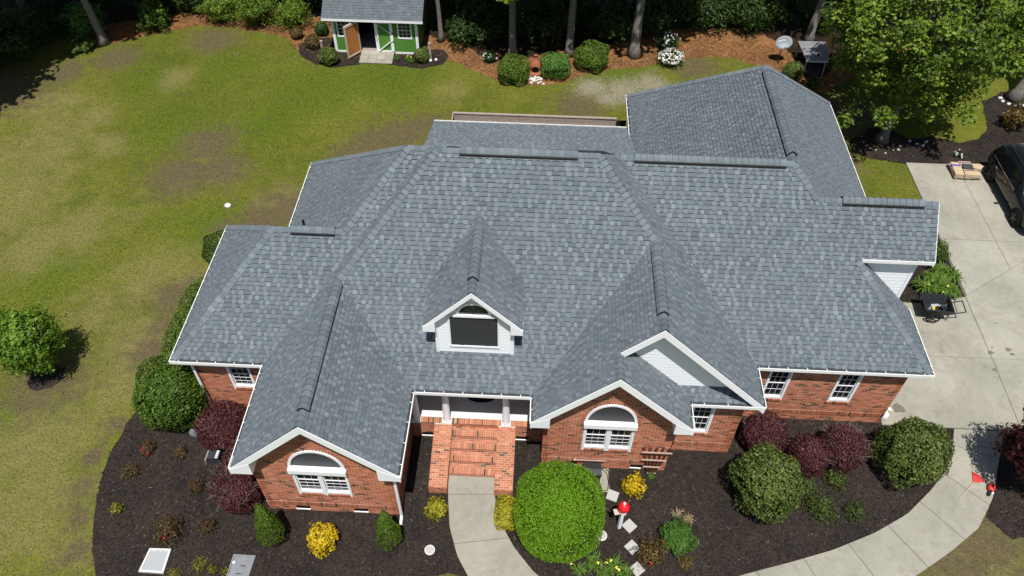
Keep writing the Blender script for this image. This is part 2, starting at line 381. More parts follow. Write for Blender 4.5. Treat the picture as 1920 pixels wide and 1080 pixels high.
INNER = [(-1.1,.24),(-1.06,-.42),(-.76,-1.47),(-.28,-2.27),(.44,-3.11),(1.5,-3.62),(3,-3.85),(5,-3.5),(6.98,-2.77),(8.59,-2.27),(10.06,-1.78),(11.61,-1.1),(12.87,-.37),(13.95,.58),(14.77,1.44),(15.24,2.32),(15.55,3.12)]
OUTER = [(-2.7,.24),(-2.64,-.51),(-2.47,-1.65),(-2.11,-2.64),(-1.5,-3.6),(.4,-4.9),(3,-5.4),(5.7,-5.05),(7.6,-4.35),(9.25,-3.8),(10.8,-3.25),(12.45,-2.55),(13.87,-1.65),(15.1,-.75),(15.95,.35),(16.65,1.76),(17.4,3.12)]
BED_L = [(-11.6,11.2),(-12.9,11.0),(-13.3,9.0),(-13.8,6.6),(-14.2,4.6),(-14.4,2.9),(-14.6,1.6),(-14.78,.49),(-14.67,-.75),(-14.38,-1.91),(-13.98,-2.99),(-13.4,-4.1),(-12.2,-5.6),(-9,-6),(-6,-4.9),(-4.6,-3.9),(-3.6,-3.45),(-2.4,-3.25),(-1.5,-3.3),(-1.6,-1.6),(-2.0,.2),(-2.3,2.2),(-8,3),(-11.2,4)]
BED_R = [(-1.3,.3),(-1.2,-.5),(-.9,-1.5),(-.4,-2.35),(.34,-3.2),(1.5,-3.75),(3,-4),(5,-3.65),(7.0,-2.9),(8.65,-2.4),(10.1,-1.9),(11.7,-1.2),(12.95,-.45),(14.05,.52),(14.85,1.4),(15.32,2.3),(15.58,3.2),(13.5,3.25),(12.9,3.3),(12.5,4),(5,3.4),(-1.3,2.4)]
BED_FR = [(17.3,3.1),(16.6,1.7),(15.9,.3),(15.5,-.35),(16.1,-1.0),(17.0,-.95),(18.6,-.75),(24,.2),(26,3.1)]
BED_G = [(12.6,9.1),(16.05,9.3),(18.15,9.8),(18.17,13.5),(18.1,15.1),(16,15.5),(12.6,15.3)]
BED_T = [(15.9,20.4),(15.7,19.6),(16.4,18.9),(18.3,18.5),(21,18.5),(24,18.6),(27,19.4),(30,24),(27,25.8),(25.3,25.2),(23.9,24.3),(23.3,21.8),(22.6,20.9),(21.4,20.4),(20.2,20.9),(19,20.6),(18.3,21.3),(17.3,21.5)]
BED_SL = [(-14.4,27.6),(-13.6,28.4),(-12.3,28.6),(-11,27.4),(-10.4,26.5),(-10.5,25.75),(-12.0,25.36),(-13.2,25.8),(-14,26.5)]
BED_SR = [(-8.8,27.2),(-7,27.5),(-6.8,27.6),(-5.9,27.65),(-5.44,26.9),(-5.73,26.1),(-6.9,25.57),(-8.7,25.85)]
STRAW = [(-60,31),(-31,30.2),(-29.2,29.4),(-28.2,28.4),(-27.0,27.4),(-25.6,27.0),(-23.2,28.3),(-20.7,29.5),(-16.6,28.9),(-15,28.1),(-14.2,26.7),(-13.3,26.0),(-11.4,26.2),(-6,26.9),(-4.6,26.1),(-2.6,24.7),(-.5,24.3),(1.2,24.7),(2.2,25.5),(3.5,26.1),(5.5,26.5),(7.4,27.3),(9.6,27.9),(11.1,27.7),(12.4,27.0),(13.2,25.6),(14.3,24.2),(15.6,24.6),(17,26),(22,28.5),(30,30),(60,31),(60,75),(-60,75)]
sheet('pine_straw_bed', STRAW, .008, M['straw'], .065, 3)
sheet('wood_shade_floor', [(-60,31.5),(-29,30.6),(-26.5,29.2),(-24.4,29.9),(-21.5,31.2),(-17,31.2),(-14.5,30.8),(-12.4,31.2),(-6.6,29.0),(-4.2,27.9),(-3.2,26.5),(-1,27.0),(1.2,28.2),(4.2,29.0),(6.0,30.2),(8.6,31.0),(11.2,31.2),(12.9,30.8),(14.2,29.2),(14.6,26.4),(15.8,26.2),(17.5,28.2),(22,30),(30,31.5),(60,32),(60,75),(-60,75)], .0125, M['woodshade'], .06, 33)  # dark sheet painting the shade under the trees over the straw
for i_, (b_, s_) in enumerate(((BED_L, 4), (BED_R, 5), (BED_FR, 6), (BED_G, 7), (BED_T, 8), (BED_SL, 9), (BED_SR, 10))):
    sheet('mulch_bed', b_, .018+.0015*i_, M['mulch'], .035, s_)
sheet('tree_ring', [(-18.5+.7*math.cos(a*.35), 3.55+.62*math.sin(a*.35)) for a in range(18)], .012, M['mulch'], .06, 21)
def scatter_flat(name, polys, n, ln, wd, lift, mat, seed, tilt=.35, z=.02, excl=()):
    g = np.random.default_rng(seed); Vs = []; tot = 0
    areas = []
    for p in polys:
        q = np.array(p); areas.append(np.ptp(q[:,0])*np.ptp(q[:,1]))
    P = []
    for p, a in zip(polys, areas):
        q = np.array(p); k = int(n*a/sum(areas)); x = g.uniform(q[:,0].min(), q[:,0].max(), k); y = g.uniform(q[:,1].min(), q[:,1].max(), k)
        m = inside(p, x, y)
        for e in excl: m &= ~inside(e, x, y)
        P.append(np.stack([x[m], y[m]], 1))
    P = np.concatenate(P); k = len(P); a = g.uniform(0, 2*np.pi, k); L = ln*g.uniform(.5, 1.5, k)/2; W = wd*g.uniform(.6, 1.4, k)/2
    tl = g.normal(0, tilt, k); dx = np.stack([np.cos(a)*np.cos(tl), np.sin(a)*np.cos(tl), np.sin(tl)], 1)*L[:,None]
    rl = g.normal(0, tilt, k); dy = np.stack([-np.sin(a)*np.cos(rl), np.cos(a)*np.cos(rl), np.sin(rl)], 1)*W[:,None]
    c = np.concatenate([P, (z+g.uniform(0, lift, k))[:,None]], 1)
    V = np.stack([c-dx-dy, c+dx-dy, c+dx+dy, c-dx+dy], 1).reshape(-1, 3); F = np.arange(4*k).reshape(k, 4)
    return np_mesh(name, V, F, np.clip(g.beta(1.0, 5.5, k), 0, 1), mat, kind='stuff')
HOUSE_FOOT = [(-11.6,2.5),(-8.5,2.5),(-8.5,-1.3),(-4.1,-1.3),(-4.1,1.8),(.5,1.8),(.5,.8),(4.8,.8),(4.8,1.7),(7.1,1.7),(7.1,3.2),(12.9,3.2),(12.9,18),(-9,12),(-11.6,8)]
WALK_P = OUTER+INNER[::-1]
o_ = scatter_flat('mulch_chips', [BED_L, BED_R, BED_FR, BED_G], 42000, .085, .03, .02, M['chip'], 11, excl=(HOUSE_FOOT, WALK_P)); 
tag(o_, 'loose dark shredded mulch chips strewn over the planting beds', 'mulch chips')
o_ = scatter_flat('mulch_chips', [BED_T, BED_SL, BED_SR], 9000, .09, .035, .02, M['chip'], 12)
tag(o_, 'loose dark mulch chips under the maple and around the shed', 'mulch chips')
o_ = scatter_flat('pine_needles', [[p for p in [(-27.5,28)]+STRAW[4:31]+[(15,28),(12.5,29.6),(8,29.6),(4,27.8),(-3,27),(-6,29),(-13,30.3),(-22,30.6),(-28,28.6)]]], 24000, .16, .022, .03, M['strawneedle'], 13, z=.012)
tag(o_, 'orange brown fallen pine needles along the wood edge', 'pine needles')
def grass():
    g = np.random.default_rng(5); n = 150000
    x = g.uniform(-31, 20, n); y = g.uniform(-4.5, 30, n)
    vis = (x > -17.0-.52*(y+4)) & ((y < 28) | (x < -14))
    ex = np.zeros(n, bool)
    for p in (STRAW, BED_L, BED_R, BED_FR, BED_G, BED_T, BED_SL, BED_SR, HOUSE_FOOT, WALK_P, [(12.9,3.1),(18.3,3.1),(18.3,18.8),(30,18.8),(30,3.1)]): ex |= inside(p, x, y)
    fade = np.maximum.reduce([field(x, y, SAND), .95*field(x, y, DIRT), .3*field(x, y, DRY)])
    keep = vis & ~ex & (g.uniform(0, 1, n) > fade)
    x, y = x[keep], y[keep]; k = len(x); dry = field(x, y, DRY)
    a = g.uniform(0, 2*np.pi, (k, 2)); h = g.uniform(.035, .085, (k, 2)); ln = g.uniform(.01, .06, (k, 2)); wd = .011
    c = np.stack([x, y, np.zeros(k)], 1)[:,None,:].repeat(2, 1)+np.concatenate([g.normal(0, .02, (k,2,2)), np.zeros((k,2,1))], 2)
    b = np.stack([-np.sin(a), np.cos(a), 0*a], 2)*wd
    tip = c+np.stack([np.cos(a)*ln, np.sin(a)*ln, h], 2)
    V = np.stack([c-b, c+b, tip], 2).reshape(-1, 3); m = k*2; F = np.arange(3*m).reshape(m, 3)
    n1 = np.sin(x*.9+2*np.sin(y*.5))*np.cos(y*.8+1.5*np.sin(x*.4))
    tone = np.clip(.32+.15*n1[:,None]+.5*dry[:,None]+g.normal(0, .2, (k,2)), 0, 1).ravel()
    tag(np_mesh('grass', V, F, tone, M['blade'], kind='stuff'), 'short patchy yellow green lawn grass around the house', 'grass')
grass()
# walkway slabs between joints
def walkway():
    def arc(pl):
        s = [0]
        for a, b in zip(pl, pl[1:]): s.append(s[-1]+math.dist(a, b))
        return s
    k = [ (a+b)/2 for a, b in zip(arc(INNER), arc(OUTER))]; T = k[-1]
    def at(pl, t):
        for i in range(len(k)-1):
            if t <= k[i+1] or i == len(k)-2:
                u = (t-k[i])/(k[i+1]-k[i]); return (pl[i][0]+(pl[i+1][0]-pl[i][0])*u, pl[i][1]+(pl[i+1][1]-pl[i][1])*u)
    base = sheet('walkway', WALK_P, .028, M['joint'], 0)
    cuts = [0, .68]; 
    while cuts[-1] < T-2.4: cuts.append(cuts[-1]+1.72)
    cuts.append(T)
    for a, b in zip(cuts, cuts[1:]):
        ts = np.linspace(a+.011, b-.011, 6)
        poly = [at(OUTER, t) for t in ts]+[at(INNER, t) for t in ts[::-1]]
        MB().prism(poly, -.03, .052, random.uniform(.3, .7)).build('slab', M['concrete'], base)
walkway()
def driveway():
    base = sheet('driveway', [(12.95,3.14),(27,3.14),(27,18.66),(18.2,18.66),(18.14,9.72),(16.05,9.25),(12.95,9.25)], .027, M['joint'], 0)
    P = [[(18.22,13.2),(20.65,13.2),(20.65,18.64),(18.2,18.64)], [(20.65,13.2),(23.2,13.2),(27,15.8),(27,18.64),(20.65,18.64)],
         [(18.22,9.78),(20.65,11.45),(20.65,13.2),(18.22,13.2)], [(20.65,11.45),(23.2,13.2),(20.65,13.2)],
         [(18.1,6.45),(27,6.45),(27,15.8),(18.15,9.73)], [(18.0,3.15),(27,3.15),(27,6.45),(18.1,6.45)],
         [(12.95,6.45),(18.1,6.45),(18.14,9.70),(16.05,9.24),(12.95,9.24)], [(12.95,3.15),(18.0,3.15),(18.1,6.45),(12.95,6.45)]]
    for i, p in enumerate(P):
        c = np.mean(p, 0); q = [tuple(np.array(a)+(c-np.array(a))/max(.5, np.linalg.norm(c-np.array(a)))*.012) for a in p]
        MB().prism(q, -.03, .05, [.62, .6, .66, .6, .5, .42, .5, .5][i]).build('slab', M['concrete'], base)
    for j, (x, y, r) in enumerate([(18.9,6.95,.12),(18.98,6.72,.1),(18.15,6.75,.13),(18.3,7.02,.05),(13.75,3.9,.28),(18.9,8.3,.05),(18.0,5.9,.1)]):
        g = random.Random(j); p = [(x+r*g.uniform(.6,1.2)*math.cos(t*.52), y+r*.8*g.uniform(.6,1.2)*math.sin(t*.52)) for t in range(12)]
        s = sheet('oil_stain', p, .054+.0005*j, M['stain'], 0); s.parent = base
M['stain'] = m_plain('oil_stain', (.16, .14, .11), .7, .3, var=.4, scale=20)
driveway()
# ------------------------------------------------------------------ the house
ZE, S = 3.5, .986
xWl, yWf, yWb = -12.035, 2.059, 8.62
xG1l, yG1f, xG1r, yMf = -8.913, -1.75, -3.772, 1.289
xG3l, yG3f, xG3r = .067, .356, 5.179
yG2f, xG2r, yGf, xGr = 1.302, 7.554, 2.88, 13.352
xLl, yLb, yM, xRr, yR2b, xR2l, xR2p = -9.615, 12.637, 6.897, 13.304, 18.434, 3.931, 8.417
yGr, xGg, yGe = 6.951, 13.163, 5.546
S2 = S*(xRr-xR2p)/(xR2p-xR2l)
xG1m, xG2m, xG3m = (xG1l+xG1r)/2, (xG3l+xG2r)/2, (xG3l+xG3r)/2
yS2 = 1.745                                   # siding wall of the wide front gable
HOUSE = empty('brick_house', (0, 0, 0), label='red brick house with grey shingled hip roofs, white dormer and front porch', cat='house')
def hp(o):
    o.parent = HOUSE; return o
def hpart(mb, name, mat, smooth=False, kind=None): return hp(mb.build(name, mat, None, smooth, kind))
H = lambda t: ZE+S*t
xDl, xDr, xDm, yDf, yDw, zDe, zDr = -3.36, -.31, -1.835, 2.055, 2.278, 6.0, 7.60
SD = (zDr-zDe)/((xDr-xDl)/2)
yDb = yMf+(zDr-ZE)/S; yDe = yMf+(zDe-ZE)/S
SP = .33
# every roof plane: outline in plan, ascent direction, pitch, a point of its eave line, first course set back from the gutter
PL = []
def plane(poly, up, s, e, ze=ZE, inset=.085, tiles=True):
    PL.append(dict(poly=poly, up=up, s=s, e=e, ze=ze, inset=inset, tiles=tiles))
RK = .006                                     # shingle overhang past the rake boards
plane([(xWl,yWf),(xG1l,yWf),(-3.624,7.348),(-4.326,7.348),(-6.335,5.34),(-8.755,5.34)], (0,1), S, (xWl,yWf))
plane([(xWl,yWb),(xWl,yWf),(-8.755,5.34)], (1,0), S, (xWl,yWf))
plane([(xWl,yWb),(-8.755,5.34),(-6.335,5.34),(xLl,yWb)], (0,-1), S, (xWl,yWb))
plane([(xLl,yLb),(xLl,yWb),(-6.335,5.34),(-4.326,7.348)], (1,0), S, (xLl,yWb))
plane([(xLl,yLb),(-4.326,7.348),(-3.0,7.348),(-3.0,9.5),(-4.8,12.637)], (0,-1), S, (xLl,yLb), tiles=False)
plane([(xG1r,yMf),(xG3l,yMf),(xG2m,yMf+xG2m-xG3l),(1.946,yM),(-3.305,yM),(xG1m,yMf+xG1r-xG1m)], (0,1), S, (xG1r,yMf))
plane([(xG1l,yG1f-RK),(xG1m,yG1f-RK),(xG1m,yMf+xG1r-xG1m),(-3.305,yM),(-3.624,7.348),(xG1l,yWf)], (1,0), S, (xG1l,yG1f))
plane([(xG1r,yG1f-RK),(xG1r,yMf),(xG1m,yMf+xG1r-xG1m),(xG1m,yG1f-RK)], (-1,0), S, (xG1r,yG1f))
plane([(xG2r,yG2f-RK),(xG2r,yGf),(2.667,7.767),(1.946,yM),(xG2m,yMf+xG2m-xG3l),(xG2m,yG2f-RK)], (-1,0), S, (xG2r,yG2f))
plane([(xG3l,yG3f-RK),(xG3m,yG3f-RK),(xG3m,yG2f-RK),(xG2m,yG2f-RK),(xG2m,yMf+xG2m-xG3l),(xG3l,yMf)], (1,0), S, (xG3l,yG3f))
tp = yS2-yG2f
plane([(xG3m,yG3f-RK),(xG3r,yG3f-RK),(xG3r,yG2f),(xG3r-tp,yS2),(xG3m,yS2)], (-1,0), S, (xG3r,yG3f))
plane([(xG3r,yG2f),(xG2r-.06,yG2f),(xG2r-.06-tp,yS2),(xG3r-tp,yS2)], (0,1), S, (xG3r,yG2f))
plane([(xG2r,yGf),(xGr,yGf),(xGr-(yGe-yGf),yGe),(xGg,yGe),(xGg,yGr),(xRr-(yGr-yGf),yGr),(xR2p,7.767),(2.667,7.767)], (0,1), S, (xG2r,yGf))
plane([(xGr,yGf),(xGr,5.80),(xGr-2.95,5.80),(xGr-(yGe-yGf),yGe)], (-1,0), S, (xGr,yGf))
plane([(9.233,yGr),(13.304,11.022),(13.304,yR2b),(xR2p,yR2b-(xRr-xR2p)),(xR2p,7.767)], (-1,0), S, (xRr,11.0))
plane([(9.233,yGr),(xGg,yGr),(xGg,11.0)], (0,-1), S, (xGr, 2*yGr-yGf), tiles=False)
plane([(xR2p,7.767),(xR2p,yR2b-(xRr-xR2p)),(xR2l,yR2b),(xR2l,12.6)], (1,0), S2, (xR2l,yR2b))
plane([(xR2l,yR2b),(xR2p,yR2b-(xRr-xR2p)),(xRr,yR2b)], (0,-1), S, (xRr,yR2b), tiles=False)
plane([(2.667,7.767),(xR2p,7.767),(xR2l,12.6),(-3,12.6),(-3,7.1),(1.946,yM)], (0,-1), S, (0,yR2b-5.78+.0), ze=H(4.887)-S*(12.654-7.767), tiles=False)
plane([(-4.87,16.33),(-4.87,10.9),(3.95,10.9),(3.95,16.33)], (0,-1), SP, (-4.87,16.33), ze=3.2)
plane([(xDl,yDf-RK),(xDm,yDf-RK),(xDm,yDb),(xDl,yDe)], (1,0), SD, (xDl,yDf), ze=zDe, inset=.0)
plane([(xDr,yDf-RK),(xDr,yDe),(xDm,yDb),(xDm,yDf-RK)], (-1,0), SD, (xDr,yDf), ze=zDe, inset=.0)
def zplane(p, x, y): return p['ze']+p['s']*((x-p['e'][0])*p['up'][0]+(y-p['e'][1])*p['up'][1])
def normal(p):
    n = Vector((-p['s']*p['up'][0], -p['s']*p['up'][1], 1)); return n.normalized()
def area2(poly): return sum(poly[i][0]*poly[(i+1) % len(poly)][1]-poly[(i+1) % len(poly)][0]*poly[i][1] for i in range(len(poly)))/2
def clip_rect(poly, u0, u1, v0, v1):
    def cut(pts, f, g):
        out = []
        for i, a in enumerate(pts):
            b = pts[(i+1) % len(pts)]; fa, fb = f(a), f(b)
            if fa >= 0: out.append(a)
            if (fa >= 0) != (fb >= 0):
                t = fa/(fa-fb); out.append((a[0]+(b[0]-a[0])*t, a[1]+(b[1]-a[1])*t))
        return out
    for f in (lambda a: a[0]-u0, lambda a: u1-a[0], lambda a: a[1]-v0, lambda a: v1-a[1]):
        poly = cut(poly, f, None)
        if len(poly) < 3: return []
    out = []
    for a in poly:
        if not out or math.dist(a, out[-1]) > 1e-4: out.append(a)
    if len(out) > 1 and math.dist(out[0], out[-1]) < 1e-4: out.pop()
    return out if len(out) >= 3 and abs(area2(out)) > 4e-4 else []
CAMV = Vector(CAM_POS)
def split(pieces, name, mat, parent, limit=300, mats=None, smooth=False):
    # pieces: (verts, faces, tone, area, normal, wish): the ones that show largest become objects of their own, the rest one mesh
    def score(q):
        c = sum((Vector(v) for v in q[0]), Vector())/len(q[0]); d = CAMV-c
        pj = q[3]*max(0.0, q[4].dot(d.normalized()))/d.length_squared
        return pj*q[5]
    order = sorted(pieces, key=score, reverse=True); top, rest = order[:limit], order[limit:]
    for q in top:
        mb = MB(); mb.add(q[0], q[1], q[2]); hpx = mb.build(name, mat, None, smooth)
        hpx.parent = parent
    if rest:
        mb = MB()
        for q in rest: mb.add(q[0], q[1], q[2])
        o = mb.build(name, mat, None, smooth, 'stuff'); o.parent = parent
    return len(top), len(rest)
EXPO = .150
def shingles():
    out = []; rg = random.Random(3)
    for p in PL:
        if not p['tiles']: continue
        up = p['up']; c = 1/math.sqrt(1+p['s']**2)
        V = Vector((up[0]*c, up[1]*c, p['s']*c)); U = Vector((up[1], -up[0], 0)); N = U.cross(V)
        O = Vector((p['e'][0], p['e'][1], p['ze']))
        uv = [((Vector((x, y, zplane(p, x, y)))-O).dot(U), (Vector((x, y, zplane(p, x, y)))-O).dot(V)) for x, y in p['poly']]
        if area2(uv) < 0: uv = uv[::-1]
        u_lo, u_hi = min(a[0] for a in uv), max(a[0] for a in uv); v_hi = max(a[1] for a in uv)
        k = 0; v0 = p['inset']; pw = 0
        while v0 < v_hi:
            v1 = v0+EXPO; u = u_lo-rg.uniform(0, .3); raised = rg.random() < .5
            while u < u_hi:
                wd = rg.choice((.11, .13, .13, .15, .17)) if raised else rg.choice((.08, .11, .15, .20, .27)); raised = not raised
                u1 = u+wd-.004
                vb = v0+.018 if raised else v0
                q = clip_rect(uv, max(u, u_lo), u1, vb, v1)
                if q:
                    th = rg.uniform(.022, .026) if not raised else rg.uniform(.026, .032)
                    base = rg.gauss(.68, .13) if not raised else rg.gauss(.36, .10)
                    if rg.random() < .18: base += rg.choice((-.14, .14))
                    tone = min(1, max(.13, base))
                    hgt = lambda v: .003+th*(1-(v-v0)/EXPO)
                    n = len(q); top = [O+U*a+V*b+N*hgt(b) for a, b in q]
                    vs = list(top); fs = [tuple(range(n))]
                    for i in range(n):
                        a, b = q[i], q[(i+1) % n]
                        low = abs(a[1]-vb) < 1e-5 and abs(b[1]-vb) < 1e-5
                        side = (not raised) and (abs(a[0]-b[0]) < 1e-5)
                        if low or side:
                            j = len(vs); vs += [O+U*a[0]+V*a[1]-N*.002, O+U*b[0]+V*b[1]-N*.002]
                            fs.append((i, j, j+1, (i+1) % n))
                    out.append((vs, fs, [tone]+[.0 if raised else .14]*(len(fs)-1), area2(q), N, 1.0))
                u += wd
            v0 = v1; k += 1
    return out
def roof_deck():
    mb = MB()
    for p in PL:
        poly = p['poly'] if area2(p['poly']) > 0 else p['poly'][::-1]
        n = len(poly); drop = .11
        vs = [(x, y, zplane(p, x, y)-.012) for x, y in poly]+[(x, y, zplane(p, x, y)-drop) for x, y in poly]
        fs = [(i, (i+n), (i+1) % n+n, (i+1) % n) for i in range(n)]
        tr = tessellate_polygon([[Vector((x, y, 0)) for x, y in poly]])
        for a, b, c in tr:
            if area2([poly[a], poly[b], poly[c]]) < 0: a, c = c, a
            fs += [(a, b, c), (a+n, c+n, b+n)]
        mb.add(vs, fs)
    return hpart(mb, 'roof', M['deckwood'])
ROOF = roof_deck()
print('shingles', split(shingles(), 'shingle', M['shingle'], ROOF))
# ridge and hip caps
CAPS = []; BASE = MB()
def cap_run(A, B, nl, nr, lift=0.0, step=.205, half=.17, seed=0):
    A = Vector(A); B = Vector(B); d = (B-A); L = d.length; d.normalize(); rg = random.Random(seed+int(L*100))
    def wing(n, s):
        q = n.cross(d).normalized(); q = q if q.z < 0 or (abs(q.z) < 1e-6) else -q
        return q
    wl, wr = wing(nl, 1), wing(nr, -1); up = (nl+nr).normalized(); k = max(1, round(L/step)); st = L/k
    BASE.add([A+wl*half*.92+nl*(lift+.012), A+up*(lift+.014), A+wr*half*.92+nr*(lift+.012), B+wl*half*.92+nl*(lift+.012), B+up*(lift+.014), B+wr*half*.92+nr*(lift+.012)], [(0,1,4,3),(1,2,5,4)])
    for i in range(k):
        a = A+d*(i*st); hip_ = abs(d.z) > .1; b = A+d*((i+1)*st-(.024 if hip_ else .006)); h = half*rg.uniform(.95, 1.04)*(.84 if abs(d.x) > .9 else 1)
        la, lb = (.056 if hip_ else .040)+lift, (.026 if hip_ else .030)+lift
        pts = []
        for P, l in ((a, la), (b, lb)):
            pts += [P+wl*h+nl*l*.85, P+wl*h*.35+nl*l+up*.004, P+up*(l*1.12), P+wr*h*.35+nr*l+up*.004, P+wr*h+nr*l*.85]
        lo = [q-up*(.03 if abs(d.z) > .1 else .02) for q in pts[:5]]
        vs = pts+lo
        fs = [(j, j+1, j+6, j+5) for j in range(4)]+[(10+j, 11+j, j+1, j) for j in range(4)]
        e = len(vs); vs += [pts[0]-nl*.03, pts[5]-nl*.012, pts[4]-nr*.03, pts[9]-nr*.012]
        fs += [(e, 0, 5, e+1), (4, e+2, e+3, 9)]
        # orient outward
        c = (pts[0]+pts[1]+pts[6]); nn = (pts[1]-pts[0]).cross(pts[6]-pts[0])
        if nn.dot(up) < 0: fs = [f[::-1] for f in fs]
        tn = min(1, max(.2, rg.gauss(.64, .13))); CAPS.append((vs, fs, [tn]*4+[.0 if abs(d.z) > .1 or abs(d.x) > .5 else .06]*(len(fs)-4), 2*h*st, up, 1.0))
NF, NB, NLt, NRt = Vector((0,-S,1)).normalized(), Vector((0,S,1)).normalized(), Vector((-S,0,1)).normalized(), Vector((S,0,1)).normalized()
NR2 = Vector((-S2,0,1)).normalized(); ND1 = Vector((-SD,0,1)).normalized(); ND2 = Vector((SD,0,1)).normalized()
VENTS = []
def ridge(A, B, nl, nr, vent=None, seed=0):
    A = Vector(A); B = Vector(B)
    if vent is None: cap_run(A, B, nl, nr, seed=seed); return
    P, Q = A.lerp(B, vent[0]), A.lerp(B, vent[1])
    cap_run(A, P, nl, nr, seed=seed); cap_run(P, Q, nl, nr, lift=.058, seed=seed+1); cap_run(Q, B, nl, nr, seed=seed+2)
    d = (B-A).normalized(); mb = MB(); up = (nl+nr).normalized()
    for n in (nl, nr):
        q = n.cross(d).normalized(); q = q if q.z < 0 else -q
        a0, a1 = P+n*.0, P+q*.24+n*.02; b0, b1 = Q+n*.0, Q+q*.24+n*.02; hN = n*.062
        vs = [a0, a1, b1, b0, a0+hN, P+q*.172+hN, Q+q*.172+hN, b0+hN]
        mb.add(vs, [(0,1,2,3),(4,7,6,5),(0,4,5,1),(1,5,6,2),(2,6,7,3),(3,7,4,0)])
    o = mb.build('ridge_vent', M['black']); o.parent = ROOF
hz = lambda x, y, p: (x, y, zplane(p, x, y))
# hips
cap_run((xWl+.08,yWf+.08,H(.08)), (-8.755,5.34,H(3.28)), NF, NLt, seed=1)
cap_run((xWl+.05,yWb-.05,H(.05)), (-8.755,5.34,H(3.28)), NB, NLt, seed=2)
cap_run((-6.335,5.34,H(3.28)), (-4.326,7.348,H(5.289)), NF, NLt, seed=3)
cap_run((xLl+.05,yLb-.05,H(.05)), (-4.326,7.348,H(5.289)), NB, NLt, seed=4)
cap_run((xG1m,yMf+xG1r-xG1m,H(2.57)), (-3.305,yM,H(5.608)), NF, NLt, seed=5)
cap_run((xG2m,yMf+xG2m-xG3l,H(3.7435)), (1.946,yM,H(5.608)), NF, NRt, seed=6)
cap_run((xGr-.08,yGf+.08,H(.08)), (xGr-(yGe-yGf)+.0,yGe,H(yGe-yGf)), NF, NRt, seed=7)
cap_run((9.233,yGr,H(4.071)), (xR2p,7.767,H(4.887)), NF, NRt, seed=8)
zR2 = H(xRr-xR2p); yR2p = yR2b-(xRr-xR2p)
cap_run((xR2l+.05,yR2b-.05,ZE+.05), (xR2p,yR2p,zR2), NB, NR2, seed=9)
cap_run((xRr-.05,yR2b-.05,ZE+.05), (xR2p,yR2p,zR2), NB, NRt, seed=10)
# ridges
ridge((-8.755,5.34,H(3.28)), (-6.335,5.34,H(3.28)), NF, NB, (.27,.88), 20)
ridge((-4.326,7.348,H(5.289)), (-3.45,7.348,H(5.289)), NF, NB, None, 21)
ridge((-3.305,yM,H(5.608)), (1.946,yM,H(5.608)), NF, NB, (.14,.86), 22)
ridge((2.667,7.767,H(4.887)), (xR2p,7.767,H(4.887)), NF, NB, (.08,.95), 23)
ridge((9.233,yGr,H(4.071)), (xGg,yGr,H(4.071)), NF, NB, (.20,.88), 24)
ridge((xG1m,yG1f-RK,H(2.57)), (xG1m,yMf+2.57,H(2.57)), NRt, NLt, (.10,.96), 25)
ridge((xG2m,yG2f-RK,H(3.7435)), (xG2m,yMf+3.7435,H(3.7435)), NRt, NLt, (.17,.90), 26)
ridge((xG3m,yG3f-RK,H(2.556)), (xG3m,yG2f+.05,H(2.556)), NRt, NLt, None, 27)
ridge((xDm,yDf-RK,zDr), (xDm,yDb,zDr), ND2, ND1, (.17,.82), 28)
ridge((xR2p,7.767,zR2), (xR2p,yR2p,zR2), NRt, NR2, (.08,.95), 29)
o = BASE.build('cap_shade_strip', M['deckwood'], kind='stuff'); o.parent = ROOF  # dark strip added under the caps so their gaps read as shadow lines
print('caps', split(CAPS, 'ridge_cap', M['shingle'], ROOF))
# gutters along the eaves, with hangers
def gutter(a, b, out, hang=.62, z=ZE, inset=.085):
    # a, b in plan: the outer lip; out: outward unit vector in plan
    a = Vector((*a, 0)); b = Vector((*b, 0)); o = Vector((*out, 0)); mb = MB(); d = (b-a).normalized(); zt = z+.035
    up = Vector((0,0,1))
    def slab(o0, o1, z0, z1):
        vs = []
        for P in (a, b):
            vs += [P+o*o0+up*z0, P+o*o1+up*z0, P+o*o1+up*z1, P+o*o0+up*z1]
        mb.add(vs, [(3,2,1,0),(4,5,6,7),(0,1,5,4),(1,2,6,5),(2,3,7,6),(3,0,4,7)])
    slab(.015, .042, zt-.13, zt); slab(-.112, .017, zt-.135, zt-.118); slab(-.135, -.111, zt-.15, zt-.012)
    for P in (a, b): mb.bar(P+o*.03+up*(zt-.065), P-o*.12+up*(zt-.065), .012, .125)
    g = hpart(mb, 'gutter', M['gutter'])
    hb = MB(); L = (b-a).length; n = int(L/hang)
    for i in range(n):
        P = a+d*(L*(i+.5)/n); hb.bar(P+o*.02+up*(zt+.002), P-o*.16+up*(zt+.008), .022, .010)
    if n: x = hb.build('gutter_hanger', M['gutter'], kind='stuff'); x.parent = g
    bb = MB(); vs = []
    for P in (a, b): vs += [P-o*.11+up*(zt-.116), P+o*.014+up*(zt-.116), P+o*.014+up*(zt-.113), P-o*.11+up*(zt-.113)]
    bb.add(vs, [(3,2,1,0),(4,5,6,7),(0,1,5,4),(1,2,6,5),(2,3,7,6),(3,0,4,7)]); x = bb.build('gutter_bed', M['trough']); x.parent = g
gutter((xWl-.03,yWf), (xG1l-.02,yWf), (0,-1)); gutter((xWl,yWb), (xWl,yWf), (-1,0)); gutter((xWl,yWb), (xLl-.05,yWb), (0,1))
gutter((xLl,yLb), (xLl,yWb+.06), (-1,0)); gutter((xG1l,yWf-.04), (xG1l,yG1f), (-1,0)); gutter((xG1r,yG1f), (xG1r,yMf-.05), (1,0))
gutter((xG1r+.045,yMf), (xG3l-.045,yMf), (0,-1)); gutter((xG3l,yG3f), (xG3l,yMf-.05), (-1,0)); gutter((xG3r,yG3f), (xG3r,yG2f-.05), (1,0))
